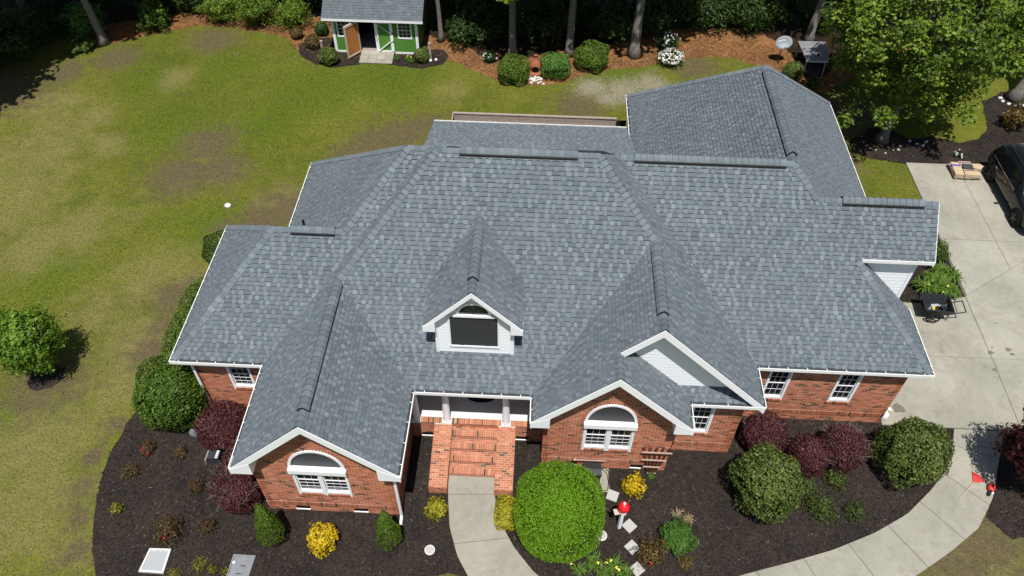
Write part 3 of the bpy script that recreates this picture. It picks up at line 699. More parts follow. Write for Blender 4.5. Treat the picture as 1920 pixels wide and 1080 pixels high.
gutter((xG3r+.045,yG2f), (xG2r-.05,yG2f), (0,-1)); gutter((xG2r,yG2f), (xG2r,yGf-.05), (1,0)); gutter((xG2r+.045,yGf), (xGr+.03,yGf), (0,-1))
gutter((xGr,yGf), (xGr,5.78), (1,0)); gutter((xRr,11.4), (xRr,yR2b), (1,0)); gutter((xR2l,yR2b), (xR2l,13.0), (-1,0))
gutter((-4.87,16.33), (3.85,16.33), (0,1), z=3.2)
gutter((xGr-(yGe-yGf)+.1,yGe), (xGg-.02,yGe), (0,-1), z=H(yGe-yGf))
# rake boards and cornice returns on the gables
def rake(xl, xr, yf, zl, s, name='rake_board', ret=None, h=.33, lo=0.0, hi=1.0, sides=(0,1)):
    xm = (xl+xr)/2; zm = zl+s*(xr-xl)/2
    for sd in sides:
        x0 = xl if sd == 0 else xr; mb = MB(); t0 = lo if sd == 0 else 0.0
        ax = x0+(xm-x0)*t0; az = zl+(zm-zl)*t0
        poly = [(ax, az-h), (xm, zm-h), (xm, zm-.013), (ax, az-.013)]
        if sd: poly = poly[::-1]
        mb.prism(poly, yf-.035, yf+.02, axes=lambda a, b, c: (a, c, b)); hpart(mb, name, M['white'])
        if ret and (sd == 1 or lo == 0):
            sg = 1 if sd == 0 else -1; W = ret; zb = zl-.26
            tri = [(x0-sg*.02, zb), (x0+sg*W, zb), (x0+sg*W, zl+s*W-h+.02), (x0-sg*.02, zl-.03)]
            if sd: tri = tri[::-1]
            m2 = MB().prism(tri, yf-.04, yf+.44, axes=lambda a, b, c: (a, c, b)); hpart(m2, 'cornice_return', M['white'])
rake(xG1l, xG1r, yG1f, ZE, S, ret=.66); rake(xG3l, xG3r, yG3f, ZE, S, ret=.60)
rake(xG3l, xG2r, yG2f, ZE, S, lo=.69, h=.31)
rake(xDl, xDr, yDf, zDe, SD, ret=.36, h=.21)
# side rakes of the garage gable
mb = MB(); zt = H(yGr-yGf)
mb.prism([(yGe, H(yGe-yGf)-.2), (yGr, zt-.2), (yGr, zt-.013), (yGe, H(yGe-yGf)-.013)], xGg-.02, xGg+.026, axes=lambda a, b, c: (c, a, b)); hpart(mb, 'rake_board', M['white'])

# ------------------------------------------------------------------ brickwork
BL, BH, JT = .235, .079, .0185
BR = []                                       # all bricks of the house
def frame(O, U, V):
    O, U, V = Vector(O), Vector(U).normalized(), Vector(V).normalized(); return O, U, V, U.cross(V).normalized()
def brick_piece(fr, u0, u1, v0, v1, tone, proud=.005, wish=1.0, rot=None, depth=.03):
    O, U, V, N = fr
    q = [(u0,v0),(u1,v0),(u1,v1),(u0,v1)]
    if rot: c, a = rot; q = [(c[0]+(x-c[0])*math.cos(a)-(y-c[1])*math.sin(a), c[1]+(x-c[0])*math.sin(a)+(y-c[1])*math.cos(a)) for x, y in q]
    vs = [O+U*a+V*b+N*proud for a, b in q]+[O+U*a+V*b+N*(proud-depth) for a, b in q]
    BR.append((vs, [(0,1,2,3),(4,5,1,0),(5,6,2,1),(6,7,3,2),(7,4,0,3)], tone, (u1-u0)*(v1-v0), N, wish))
_bt = random.Random(17)
def btone(): return min(1, max(0, _bt.gauss(.52, .22))) if _bt.random() > .06 else _bt.uniform(0, .16)
def brick_panel(fr, u0, u1, v0, v1, span=None, bl=BL, bh=BH, jt=JT, holes=(), bands=(), seed=0, wish=1.0, stack=False):
    # span(v) -> (ulo, uhi); holes: function v -> list of blocked (a,b); bands: list of (v0,v1) kept free
    rg = random.Random(seed); k = 0; v = v0
    while v+bh*.6 < v1:
        vt = min(v+bh-jt, v1)
        if any(v < b-1e-4 and vt > a+1e-4 for a, b in bands): v += bh; k += 1; continue
        vm = (v+vt)/2; a0, a1 = u0, u1
        if span: s = span(vt); a0, a1 = max(a0, s[0]), min(a1, s[1])
        blk = sorted(h for f in holes for h in f(vm))
        iv = []; cur = a0
        for p, q in blk:
            if q <= cur or p >= a1: continue
            if p > cur: iv.append((cur, p))
            cur = max(cur, q)
        if cur < a1: iv.append((cur, a1))
        off = (k % 2)*bl/2 if not stack else 0
        for p, q in iv:
            n0 = math.floor((p-u0-off)/bl)
            x = u0+off+n0*bl
            while x < q:
                l, r = max(x, p), min(x+bl-jt, q)
                if r-l > .03: brick_piece(fr, l, r, v, vt, btone(), .004+rg.uniform(-.002, .003), wish)
                x += bl
        v += bh; k += 1
def soldier(fr, u0, u1, v0, v1, proud=.022, w_=BH, holes=(), wish=1.0, jt=JT):
    n = max(1, round((u1-u0)/w_)); st = (u1-u0)/n
    for i in range(n): brick_piece(fr, u0+i*st, u0+(i+1)*st-jt, v0, v1, btone(), proud, wish)
def rect_hole(a, b, z0, z1): return lambda v: [(a, b)] if z0 < v < z1 else []
def arch_hole(a, b, z0, hgt):
    c, r = (a+b)/2, (b-a)/2
    def f(v):
        if z0 <= v < z0+hgt:
            t = r*math.sqrt(max(0, 1-((v-z0)/hgt)**2)); return [(c-t, c+t)]
        return []
    return f
def arch_ring(fr, a, b, z0, hgt):
    c, r = (a+b)/2, (b-a)/2; n = 30
    for i in range(n):
        t = math.pi*(i+.5)/n; x, y = c+(r+.065)*math.cos(t), z0+(hgt+.065)*math.sin(t)
        ang = math.atan2(math.sin(t)/hgt, math.cos(t)/r); 
        brick_piece(fr, x-.058, x+.058, y-.033, y+.033, min(.3, btone()*.55) if i % 2 else btone()*.6, .016, 1.0, ((x, y), ang))
WALLS = MB()
def core(poly, axes, c0, c1): WALLS.prism(poly, c0, c1, axes=axes)
AX = lambda a, b, c: (a, c, b)                # (x, z) outline extruded along y
AY = lambda a, b, c: (c, a, b)                # (y, z) outline extruded along x
def mortar(poly, axes, c0, c1, holes=()):
    if not holes: return hpart(MB().prism(poly, c0, c1, axes=axes), 'brick_wall', M['mortar'])
    loops = [poly]+list(holes); flat = [p for L in loops for p in L]; mb = MB()
    tr = tessellate_polygon([[Vector((x, y, 0)) for x, y in L] for L in loops]); fs = []
    for t in tr:
        t = t if area2([flat[i] for i in t]) > 0 else t[::-1]; fs.append(t)
    mb.add([axes(x, y, c0) for x, y in flat], fs)
    n = len(poly); mb.add([axes(x, y, c0) for x, y in poly]+[axes(x, y, c1) for x, y in poly], [(i, (i+1) % n, n+(i+1) % n, n+i) for i in range(n)])
    o = hpart(mb, 'brick_wall', M['mortar']); q = MB().prism(poly, c1-.02, c1, axes=axes).build('wall_backing', M['dark']); q.parent = o
    return o
def hole_rect(a, b, z0, z1): return [(a+.03, z0+.05), (b-.03, z0+.05), (b-.03, z1-.03), (a+.03, z1-.03)]
def hole_arch(a, b, z0, zs, h, n=16): c, r = (a+b)/2, (b-a)/2-.03; return [(a+.03, z0+.05), (b-.03, z0+.05)]+[(c+r*math.cos(math.pi*i/n), zs+(h-.03)*math.sin(math.pi*i/n)) for i in range(n+1)]
WT = (.40, .605)                              # water table of soldier bricks
VENT = .46
def foundation_vent(x, y, z):
    f = MB().box(x-VENT/2, x+VENT/2, y-.012, y+.05, z, z+.16); o = hpart(f, 'foundation_vent', M['dark'])
    q = MB().box(x-VENT/2-.01, x+VENT/2+.01, y-.045, y+.02, z-.035, z-.002); o2 = q.build('vent_sill', M['white']); o2.parent = o
def window_rect(x0, x1, z0, z1, y, cols=3, rows=(2,2), twin=False, sill=True, name='window', curtain=True):
    # white casing with jambs proud of the brick, two sashes, muntins, glass
    c = MB(); jw = .085; yp = y-.035
    c.box(x0, x0+jw, yp, y+.10, z0, z1); c.box(x1-jw, x1, yp, y+.10, z0, z1); c.box(x0+jw, x1-jw, yp+.004, y+.10, z1-.08, z1)
    zs = z0+.12; c.box(x0+jw, x1-jw, y-.02, y+.10, zs-.02, zs+.085)
    W = hpart(c, name, M['white'])
    groups = [(x0+jw, x1-jw)]
    if twin:
        xm = (x0+x1)/2; mu = MB().box(xm-.075, xm+.075, yp-.01, y+.10, z0+.02, z1-.08); o = mu.build('mullion', M['white']); o.parent = W
        groups = [(x0+jw, xm-.075), (xm+.075, x1-jw)]
    for a, b in groups:
        zb, ztp = zs+.085, z1-.08; zm = zb+(ztp-zb)*.52
        for (s0, s1, yy, nr) in ((zb, zm, y+.055, rows[1]), (zm, ztp, y+.035, rows[0])):
            m = MB(); f = .027
            m.box(a, a+f, yy-.02, yy+.02, s0, s1); m.box(b-f, b, yy-.02, yy+.02, s0, s1); m.box(a+f, b-f, yy-.019, yy+.019, s0, s0+f*1.15); m.box(a+f, b-f, yy-.019, yy+.019, s1-f, s1)
            o = m.build('sash', M['white']); o.parent = W
            m = MB()
            for i in range(1, cols): x = a+f+(b-a-2*f)*i/cols; m.box(x-.005, x+.005, yy-.008, yy+.004, s0+f, s1-f)
            for i in range(1, nr): z = s0+f+(s1-s0-2*f)*i/nr; m.box(a+f, b-f, yy-.0075, yy+.0035, z-.005, z+.005)
            o = m.build('muntin', M['white']); o.parent = W
            m = MB().box(a+f-.005, b-f+.005, yy+.004, yy+.008, s0+f-.005, s1-f+.005); o = m.build('pane', M['glass']); o.parent = W
        if curtain:
            m = MB(); n = 14
            for i in range(n):
                x = a+.05+(b-a-.1)*i/n; m.box(x, x+(b-a-.1)/n*.8, y+.0665, y+.074+.006*(i % 2), zb+.045, zb+.045+.10+.02*math.sin(i*1.7))
    return W
def brick_sill(fr, x0, x1, z0, proud=.06):
    soldier(fr, x0, x1, z0, z0+.105, proud=proud, w_=.083, wish=1.3)
# left front gable
fr = frame((0,-1.291,0), (1,0,0), (0,0,1)); a, b = -8.571, -4.142; ZG = lambda x: min(H(x-xG1l), H(xG1r-x))-.14
core_poly = [(a,-.2),(b,-.2),(b,ZG(b)),(xG1m,ZG(xG1m)),(a,ZG(a))]
AZ, AH = 2.93, 1.02; mortar(core_poly, AX, -1.288, -1.05, [hole_arch(-7.33, -5.58, 1.2, AZ, AH)])
w1 = (-7.33, -5.58); AZ, AH = 2.93, 1.02
sp = lambda v: (xG1l+max(0, (v+.15-ZE)/S), xG1r-max(0, (v+.15-ZE)/S))
holes = [rect_hole(w1[0], w1[1], 1.2, AZ), arch_hole(w1[0]-.10, w1[1]+.10, AZ, AH+.11), rect_hole(-7.63, -7.17, .15, .34), rect_hole(-5.68, -5.22, .15, .34)]
brick_panel(fr, a, b, .006, 6.0, sp, holes=holes, bands=[(WT[0]-.01, WT[1]+.01)], seed=1)
soldier(fr, a, b, WT[0]+.003, WT[1]); arch_ring(fr, w1[0], w1[1], AZ, AH); brick_sill(fr, w1[0]+.09, -6.46-.075+.08, 1.2); brick_sill(fr, -6.38+.0, w1[1]-.09, 1.2)
foundation_vent(-7.4, -1.291, .16); foundation_vent(-5.45, -1.291, .16)
def arch_window(x0, x1, y):
    W = window_rect(x0, x1, 1.2, 2.80, y, 3, (1, 3), True)
    b = MB().box(x0-.03, x1+.03, y-.16, y+.10, 2.745, 2.955); o = b.build('head_band', M['white']); o.parent = W
    c, r = (x0+x1)/2, (x1-x0)/2; n = 28; zb = AZ+.026
    ring = MB(); out = [(c+(r+.015)*math.cos(math.pi*i/n), zb+(AH+.01)*math.sin(math.pi*i/n)) for i in range(n+1)]; inn = [(c+(r-.075)*math.cos(math.pi*i/n), zb+(AH-.075)*math.sin(math.pi*i/n)) for i in range(n+1)]
    for i in range(n):
        q = [out[i], out[i+1], inn[i+1], inn[i]]; ring.prism(q, y-.05, y+.10, axes=AX)
    o = ring.build('arch_frame', M['white']); o.parent = W
    p = MB().prism([(c+(r-.07)*math.cos(math.pi*i/n), zb+(AH-.07)*math.sin(math.pi*i/n)) for i in range(n+1)], y+.03, y+.04, axes=AX); o = p.build('arch_pane', M['screen']); o.parent = W
arch_window(w1[0], w1[1], -1.291)
# lower right gable
fr = frame((0,.848,0), (1,0,0), (0,0,1)); a, b = .503, 4.80; ZG = lambda x: min(H(x-xG3l), H(xG3r-x))-.14
mortar([(a,-.2),(b,-.2),(b,ZG(b)),(xG3m,ZG(xG3m)),(a,ZG(a))], AX, .851, 1.1, [hole_arch(1.82, 3.49, 1.2, AZ, AH)])
w2 = (1.82, 3.49); sp = lambda v: (xG3l+max(0, (v+.15-ZE)/S), xG3r-max(0, (v+.15-ZE)/S))
holes = [rect_hole(w2[0], w2[1], 1.2, AZ), arch_hole(w2[0]-.10, w2[1]+.10, AZ, AH+.11), rect_hole(3.6, 4.06, .15, .34), rect_hole(1.3, 1.76, .15, .34)]
brick_panel(fr, a, b, .006, 6.0, sp, holes=holes, bands=[(WT[0]-.01, WT[1]+.01)], seed=2)
soldier(fr, a, b, WT[0]+.003, WT[1]); arch_ring(fr, w2[0], w2[1], AZ, AH); brick_sill(fr, w2[0]+.09, 2.58, 1.2); brick_sill(fr, 2.73, w2[1]-.09, 1.2)
foundation_vent(3.83, .848, .16); foundation_vent(1.53, .848, .16); arch_window(w2[0], w2[1], .848)
# wall under the pent strip
fr = frame((0,1.701,0), (1,0,0), (0,0,1)); a, b = 4.80, 7.121
mortar([(a,-.2),(b,-.2),(b,3.42),(a,3.42)], AX, 1.704, 1.95, [hole_rect(5.40, 6.17, 1.14, 2.93)])
holes = [rect_hole(5.40, 6.17, 1.25, 2.93)]
brick_panel(fr, a, b, .006, 3.40, None, holes=holes, bands=[(WT[0]-.01, WT[1]+.01)], seed=3); soldier(fr, a, b, WT[0]+.003, WT[1]); brick_sill(fr, 5.36, 6.21, 1.14)
window_rect(5.40, 6.17, 1.14, 2.93, 1.701, 3, (2, 2))
# garage front
fr = frame((0,3.25,0), (1,0,0), (0,0,1)); a, b = 7.121, 12.87
mortar([(a,-.2),(b,-.2),(b,3.42),(a,3.42)], AX, 3.253, 3.5, [hole_rect(8.20, 8.99, 1.17, 2.96), hole_rect(10.58, 11.37, 1.17, 2.96)])
holes = [rect_hole(8.20, 8.99, 1.28, 2.96), rect_hole(10.58, 11.37, 1.28, 2.96)]
brick_panel(fr, a, b, .006, 3.40, None, holes=holes, bands=[(WT[0]-.01, WT[1]+.01)], seed=4); soldier(fr, a, b, WT[0]+.003, WT[1])
for x in (8.20, 10.58): brick_sill(fr, x-.03, x+.82, 1.17); window_rect(x, x+.79, 1.17, 2.96, 3.25, 3, (2, 2))
# left wing front
fr = frame((0,2.45,0), (1,0,0), (0,0,1)); a, b = -11.65, -8.571
mortar([(a,-.2),(b,-.2),(b,3.42),(a,3.42)], AX, 2.453, 2.7, [hole_rect(-10.47, -9.64, 1.50, 3.05)])
holes = [rect_hole(-10.47, -9.64, 1.62, 3.05), rect_hole(-10.97, -10.51, .15, .34)]
brick_panel(fr, a, b, .006, 3.40, None, holes=holes, bands=[(WT[0]-.01, WT[1]+.01)], seed=5); soldier(fr, a, b, WT[0]+.003, WT[1]); brick_sill(fr, -10.40, -9.70, 1.52)
window_rect(-10.47, -9.64, 1.50, 3.05, 2.45, 3, (2, 3)); foundation_vent(-10.74, 2.45, .16)
# side walls, all of real bricks where they face the camera's side
def side_wall(x, y0, y1, face, seed, ztop=3.40):
    fr = frame((x, y1, 0), (0,-1,0), (0,0,1)) if face < 0 else frame((x, y0, 0), (0,1,0), (0,0,1))
    t = -face; mortar([(y0,-.2),(y1,-.2),(y1,ztop+.02),(y0,ztop+.02)], AY, min(x+t*.003, x+t*.22), max(x+t*.003, x+t*.22))
    brick_panel(fr, 0, y1-y0, .006, ztop, None, bands=[(WT[0]-.01, WT[1]+.01)], seed=seed); soldier(fr, 0, y1-y0, WT[0]+.003, WT[1])
side_wall(-4.142, -1.288, 3.3, 1, 11); side_wall(.503, .851, 3.3, -1, 12); side_wall(-8.571, -1.288, 2.45, -1, 13); side_wall(-11.65, 2.453, 8.25, -1, 14)
side_wall(7.121, 1.704, 3.25, 1, 15); side_wall(12.87, 3.253, 11.3, 1, 16)
hpart(MB().box(-9.2, 12.9, 11.2, 12.3, 0, 3.3).box(-9.2, -9.0, 8, 12.3, 0, 3.3).box(4.3, 12.9, 12.3, 18.05, 0, 3.3), 'rear_wall', M['brickside'])
# porch: floor, brick front, columns, beam, back wall
PZ = 1.0; yP = 1.76
fr = frame((0,yP,0), (1,0,0), (0,0,1)); a, b = -4.11, .47
hpart(MB().prism([(a,-.2),(b,-.2),(b,PZ-.09),(a,PZ-.09)], yP+.003, yP+.24, axes=AX), 'brick_wall', M['mortar'])
brick_panel(fr, a, b, .006, PZ-.09, None, holes=[rect_hole(-3.66, -3.32, .15, .34), rect_hole(-.40, -.07, .15, .34)], seed=6)
foundation_vent(-3.56, yP, .16); foundation_vent(-.20, yP, .16)
frt = frame((0,yP-.02,PZ-.006), (1,0,0), (0,1,0)); soldier(frt, a, b, 0, .225, proud=.008, wish=1.5, jt=.011)
frf = frame((0,yP-.014,0), (1,0,0), (0,0,1)); soldier(frf, a, b, PZ-.083, PZ-.012, proud=.006, jt=.011)
hpart(MB().box(a, b, yP+.22, 3.4, PZ-.12, PZ-.004), 'porch_floor', M['porchfloor'])
hpart(MB().box(a, b, yP-.008, yP+.22, PZ-.10, PZ-.012), 'porch_edge', M['mortar'])
hpart(MB().box(-4.14, .50, 3.4, 3.6, PZ-.1, 3.4), 'porch_wall', M['brickside'])
hpart(MB().box(-4.14, .50, 1.72, 2.0, 3.05, 3.36), 'porch_beam', M['white'])
hpart(MB().box(-4.14, .50, 2.0, 3.4, 3.30, 3.36), 'porch_ceiling', M['white'])
d_ = hpart(MB().box(-2.3, -1.35, 3.36, 3.40, PZ, 3.05), 'front_door', M['dark'])
col = MB().lathe([(.15,0.0),(.15,.05),(.135,.09),(.135,.12),(.128,.16),(.126,.9),(.118,1.5),(.108,1.86),(.122,1.9),(.122,1.94),(.15,1.98),(.15,2.05)], 20)
for i, x in enumerate((-3.95, -2.87, -.79, .28)):
    m = MB(); m.v = [(v[0]+x, v[1]+1.86, v[2]+PZ+.07) for v in col.v]; m.f = list(col.f); m.t = list(col.t)
    c = hpart(m, 'column', M['column'], True)
    p = MB().box(x-.165, x+.165, 1.86-.165, 1.86+.165, PZ+.004, PZ+.075); o = p.build('column_plinth', M['white']); o.parent = c
# entrance steps with sloping brick cheeks
ST = MB()
for k in range(4):
    y0 = .235+k*.381; ST.box(-2.675, -1.075, y0+.012, yP, k*.2-.02 if k else -.1, (k+1)*.2-.012)
STEPS = hpart(ST, 'front_steps', M['mortar'])
for k in range(4):
    y0 = .235+k*.381; z = (k+1)*.2
    frt = frame((0,y0,z-.01), (1,0,0), (0,1,0)); soldier(frt, -2.67, -1.08, 0, .225, proud=.010, wish=1.6, jt=.011)
    brick_panel(frt, -2.67, -1.08, .24, .381, bh=.0745, jt=.012, seed=40+k, wish=1.6)
    frr = frame((0,y0+.008,0), (1,0,0), (0,0,1)); soldier(frr, -2.67, -1.08, z-.085, z-.012, proud=.006, jt=.011); brick_panel(frr, -2.67, -1.08, z-.196, z-.095, jt=.012, seed=50+k)
frr = frame((0,.235+4*.381-.0,0), (1,0,0), (0,0,1)); brick_panel(frr, -2.67, -1.08, .80, PZ-.09, seed=59)
for j, (x0, x1) in enumerate(((-3.30, -2.68), (-1.07, -.45))):
    pr = [(-.43,-.1),(yP-.02,-.1),(yP-.02,PZ-.012),(-.43,.40)]
    ck = hpart(MB().prism(pr, x0+.004, x1-.004, axes=AY), 'stair_cheek', M['mortar'])
    dv = Vector((0, yP+.41, PZ-.40)); L = dv.length
    frt = frame((x0, -.43, .402), (1,0,0), dv); brick_panel(frt, 0, x1-x0, -.008, L-.02, bl=.2067, jt=.012, seed=60+j, wish=1.6)
    frf = frame((x0,-.43,0), (1,0,0), (0,0,1)); brick_panel(frf, 0, x1-x0, .004, .40, bl=.2067, jt=.012, seed=70+j, wish=1.6)
    for face, xx in ((-1, x0), (1, x1)):
        frs = frame((xx, yP-.02, 0), (0,-1,0), (0,0,1)) if face < 0 else frame((xx, -.43, 0), (0,1,0), (0,0,1)); LL = yP+.41
        if face < 0: spn = lambda v: (0, LL if v < .4 else LL*(1-(v-.4)/.6))
        else: spn = lambda v: (0 if v < .4 else LL*(v-.4)/.6, LL)
        brick_panel(frs, 0, LL, .004, PZ-.02, spn, seed=80+j)
print('bricks', split(BR, 'brick', M['brick'], HOUSE))
tag(MB().prism([(.5*math.cos(t*.35), .22*math.sin(t*.35)) for t in range(18)], .001, .02).build('doormat', M['black'], loc=(-1.75, 2.88, PZ)), 'dark doormat lying in the shade of the porch near the front door', 'doormat')
# siding gables: lap boards, each its own board
def siding(poly_at, z0, z1, fr_axes, c, face, parent, expo=.155):
    z = z0
    while z < z1-.02:
        zt = min(z+expo, z1); a, b = poly_at(z); a2, b2 = poly_at(zt)
        if b-a > .05:
            n0, n1 = c+face*.017, c+face*.007
            lo = [(a, z), (b, z)]; hi = [(b2, zt), (a2, zt)]
            if b2 < a2: mid = (a2+b2)/2; hi = [(mid, zt), (mid-.001, zt)]
            vs = [fr_axes(a, z, n0), fr_axes(b, z, n0), fr_axes(hi[0][0], zt, n1), fr_axes(hi[1][0], zt, n1), fr_axes(a, z, c), fr_axes(b, z, c)]
            f = [(0,1,2,3),(4,5,1,0)]
            if (Vector(vs[1])-Vector(vs[0])).cross(Vector(vs[3])-Vector(vs[0])).dot(Vector(fr_axes(0, 0, face))-Vector(fr_axes(0, 0, 0))) < 0: f = [q[::-1] for q in f]
            o = MB().add(vs, f).build('siding_board', M['siding']); o.parent = parent
        z = zt
# wide gable
zb = H(tp)-.02
g = hpart(MB().prism([(xG3m+.2, zb-.2),(xG2r-.4, zb-.25),(xG2r-.4,ZE+.15),(xG2m,H(xG2r-xG2m)-.16),(xG3m, H(xG3m-xG3l)-.16)], yS2+.002, yS2+.2, axes=AX), 'gable_wall', M['siding'])
siding(lambda z: (max(xG3l+(z-ZE+.15)/S, xG3m-.3 if z > H(2.4) else xG3r-(z-ZE)/S-.1), xG2r-(z-ZE+.15)/S), zb, H(xG2r-xG2m)-.16, AX, yS2, -1, g)
# garage gable side and end
yGw = 5.81
g = hpart(MB().prism([(10.2,H(yGe-yGf)-.02),(10.2,4.2),(12.80,3.9),(12.80,H(yGw-yGf)-.12)], yGw+.002, yGw+.15, axes=AX).prism([(yGw,3.4),(8.1,3.4),(8.1,H(yGe-yGf)),(yGr,H(yGr-yGf)-.13),(yGw,H(yGw-yGf)-.13)], 12.6, 12.78, axes=AY), 'gable_wall', M['siding'])
siding(lambda z: (xGr-(z-ZE)/S-.06, 12.72), 4.0, H(yGe-yGf)+.1, AX, yGw, -1, g)
o = MB().box(12.70, 12.815, yGw-.035, yGw+.1, 3.95, H(yGw-yGf)-.1).build('corner_board', M['white']); o.parent = g
hpart(MB().box(10.3, 13.1, yGe+.02, yGw+.02, H(yGe-yGf)-.14, H(yGe-yGf)-.12), 'soffit', M['white'])
# dormer
xa, xb = -3.04, -.585
zbd = 4.45
D = hpart(MB().prism([(xa,zbd),(xb,zbd),(xb,zDe+SD*(xDr-xb)-.13),(xDm,zDr-.14),(xa,zDe+SD*(xa-xDl)-.13)], yDw+.002, yDw+.2, axes=AX)
   .prism([(yDw+.2,zbd),(yDe+.5,zDe+.1),(yDe+.5,zDe+.15),(yDw+.2,zDe+.17)], xa, xa+.1, axes=AY).prism([(yDw+.2,zbd),(yDe+.5,zDe+.1),(yDe+.5,zDe+.15),(yDw+.2,zDe+.17)], xb-.1, xb, axes=AY), 'dormer', M['siding'])
siding(lambda z: (max(xa, xDl+(z-zDe+.14)/SD), min(xb, xDr-(z-zDe+.14)/SD)), zbd+.03, zDr-.15, AX, yDw, -1, D)
for x0 in (xa-.02, xb-.09): o = MB().box(x0, x0+.11, yDw-.036, yDw+.06, zbd, zDe+.17).build('corner_board', M['white']); o.parent = D
wm = MB(); a, b, z0, z1 = -2.62, -1.02, 4.78, 6.30
wm.box(a, b, yDw-.06, yDw, z0, z0+.07).box(a, a+.06, yDw-.055, yDw, z0+.07, z1).box(b-.06, b, yDw-.055, yDw, z0+.07, z1).box(-2.45, -1.16, yDw-.10, yDw, z1, z1+.09).box(a+.05, -2.44, yDw-.04, yDw, z1-.05, z1).box(-1.17, b-.05, yDw-.04, yDw, z1-.05, z1)
o = wm.build('window_frame', M['white']); o.parent = D
o = MB().box(a+.055, b-.055, yDw-.034, yDw-.028, z0+.065, z1).build('insect_screen', M['screen']); o.parent = D
m = MB().box(-2.28, -2.18, yDw-.042, yDw-.035, z0+.07, z1).box(-1.46, -1.36, yDw-.042, yDw-.035, z0+.07, z1).box(-2.18, -1.46, yDw-.041, yDw-.035, 5.55, 5.60); o = m.build('mullion', M['grill']); o.parent = D
cx, r = -1.805, .47; n = 20; arc = [(cx+r*math.cos(math.pi*i/n), 6.395+.45*math.sin(math.pi*i/n)) for i in range(n+1)]
o = MB().prism(arc, yDw-.036, yDw-.02, axes=AX).build('arch_pane', M['glass']); o.parent = D
m = MB()
for i in range(n):
    t0, t1 = math.pi*i/n, math.pi*(i+1)/n; f = lambda t, k: (cx+(r+k)*math.cos(t), 6.395+(.45+k)*math.sin(t))
    m.prism([f(t0,.07), f(t1,.07), f(t1,-.01), f(t0,-.01)], yDw-.05, yDw, axes=AX)
gm_ = MB()
for t in (.8, 1.57, 2.34): gm_.bar((cx, yDw-.04, 6.40), (cx+.44*math.cos(t), yDw-.04, 6.40+.43*math.sin(t)), .012, .008)
o = gm_.build('grille', M['grill']); o.parent = D
o = m.build('arch_frame', M['white']); o.parent = D
# downspouts
def downspout(x, y, z1, dx=0, dy=0):
    m = MB(); m.tube([(x+dx, y+dy, z1), (x+dx*.5, y+dy*.6, z1-.22), (x, y, z1-.4), (x, y, .22), (x, y-.06, .10), (x, y-.30, .05)], .052, 8); hpart(m, 'downspout', M['white'])
downspout(-4.10, -1.37, 3.42, .3, -.3); downspout(-11.58, 2.37, 3.42, -.35, -.28)
for (x, y, p_) in ((-6.9, 5.6, 0), (8.9, 9.5, 0)):
    pass
vt = MB().tube([(11.35, 8.6, H(xRr-11.35)-.1), (11.35, 8.6, H(xRr-11.35)+.28)], .04, 8); hpart(vt, 'vent_pipe', M['black'])
vt = MB().tube([(-7.75, 5.62, H(2.9)-.1), (-7.75, 5.62, H(3.28)+.10)], .045, 8); hpart(vt, 'vent_pipe', M['black'])
# ------------------------------------------------------------------ plants
def unit(g, k):
    v = g.normal(size=(k, 3)); return v/np.linalg.norm(v, axis=1)[:,None]
def leaf_quads(P, Nn, size, aspect, g, tilt=.5):
    k = len(P); Nn = Nn+g.normal(0, tilt, (k, 3)); Nn /= np.linalg.norm(Nn, axis=1)[:,None]
    t = np.cross(Nn, unit(g, k)); t /= np.linalg.norm(t, axis=1)[:,None]; b = np.cross(Nn, t)
    s = (size*g.uniform(.6, 1.4, k)/2)[:,None]; w_ = s*aspect
    V = np.stack([P-t*s, P+b*w_+Nn*s*.15, P+t*s, P-b*w_+Nn*s*.15], 1).reshape(-1, 3)
    return V, np.arange(4*k).reshape(k, 4)
def lump(D, g, amp, freq, seed):
    r = np.random.default_rng(seed); out = np.ones(len(D))
    for i in range(7):
        a = r.normal(size=3)*freq; out += amp*np.sin(D@a+r.uniform(0, 6.28))/2.2
    return out
def core_mesh(rx, ry, rz, zc, mat, parent, seed, k=.8):
    mb = MB().ball((0,0,zc), (rx*k, ry*k, rz*k), 14, 8)
    return mb.build('branches', mat, parent)
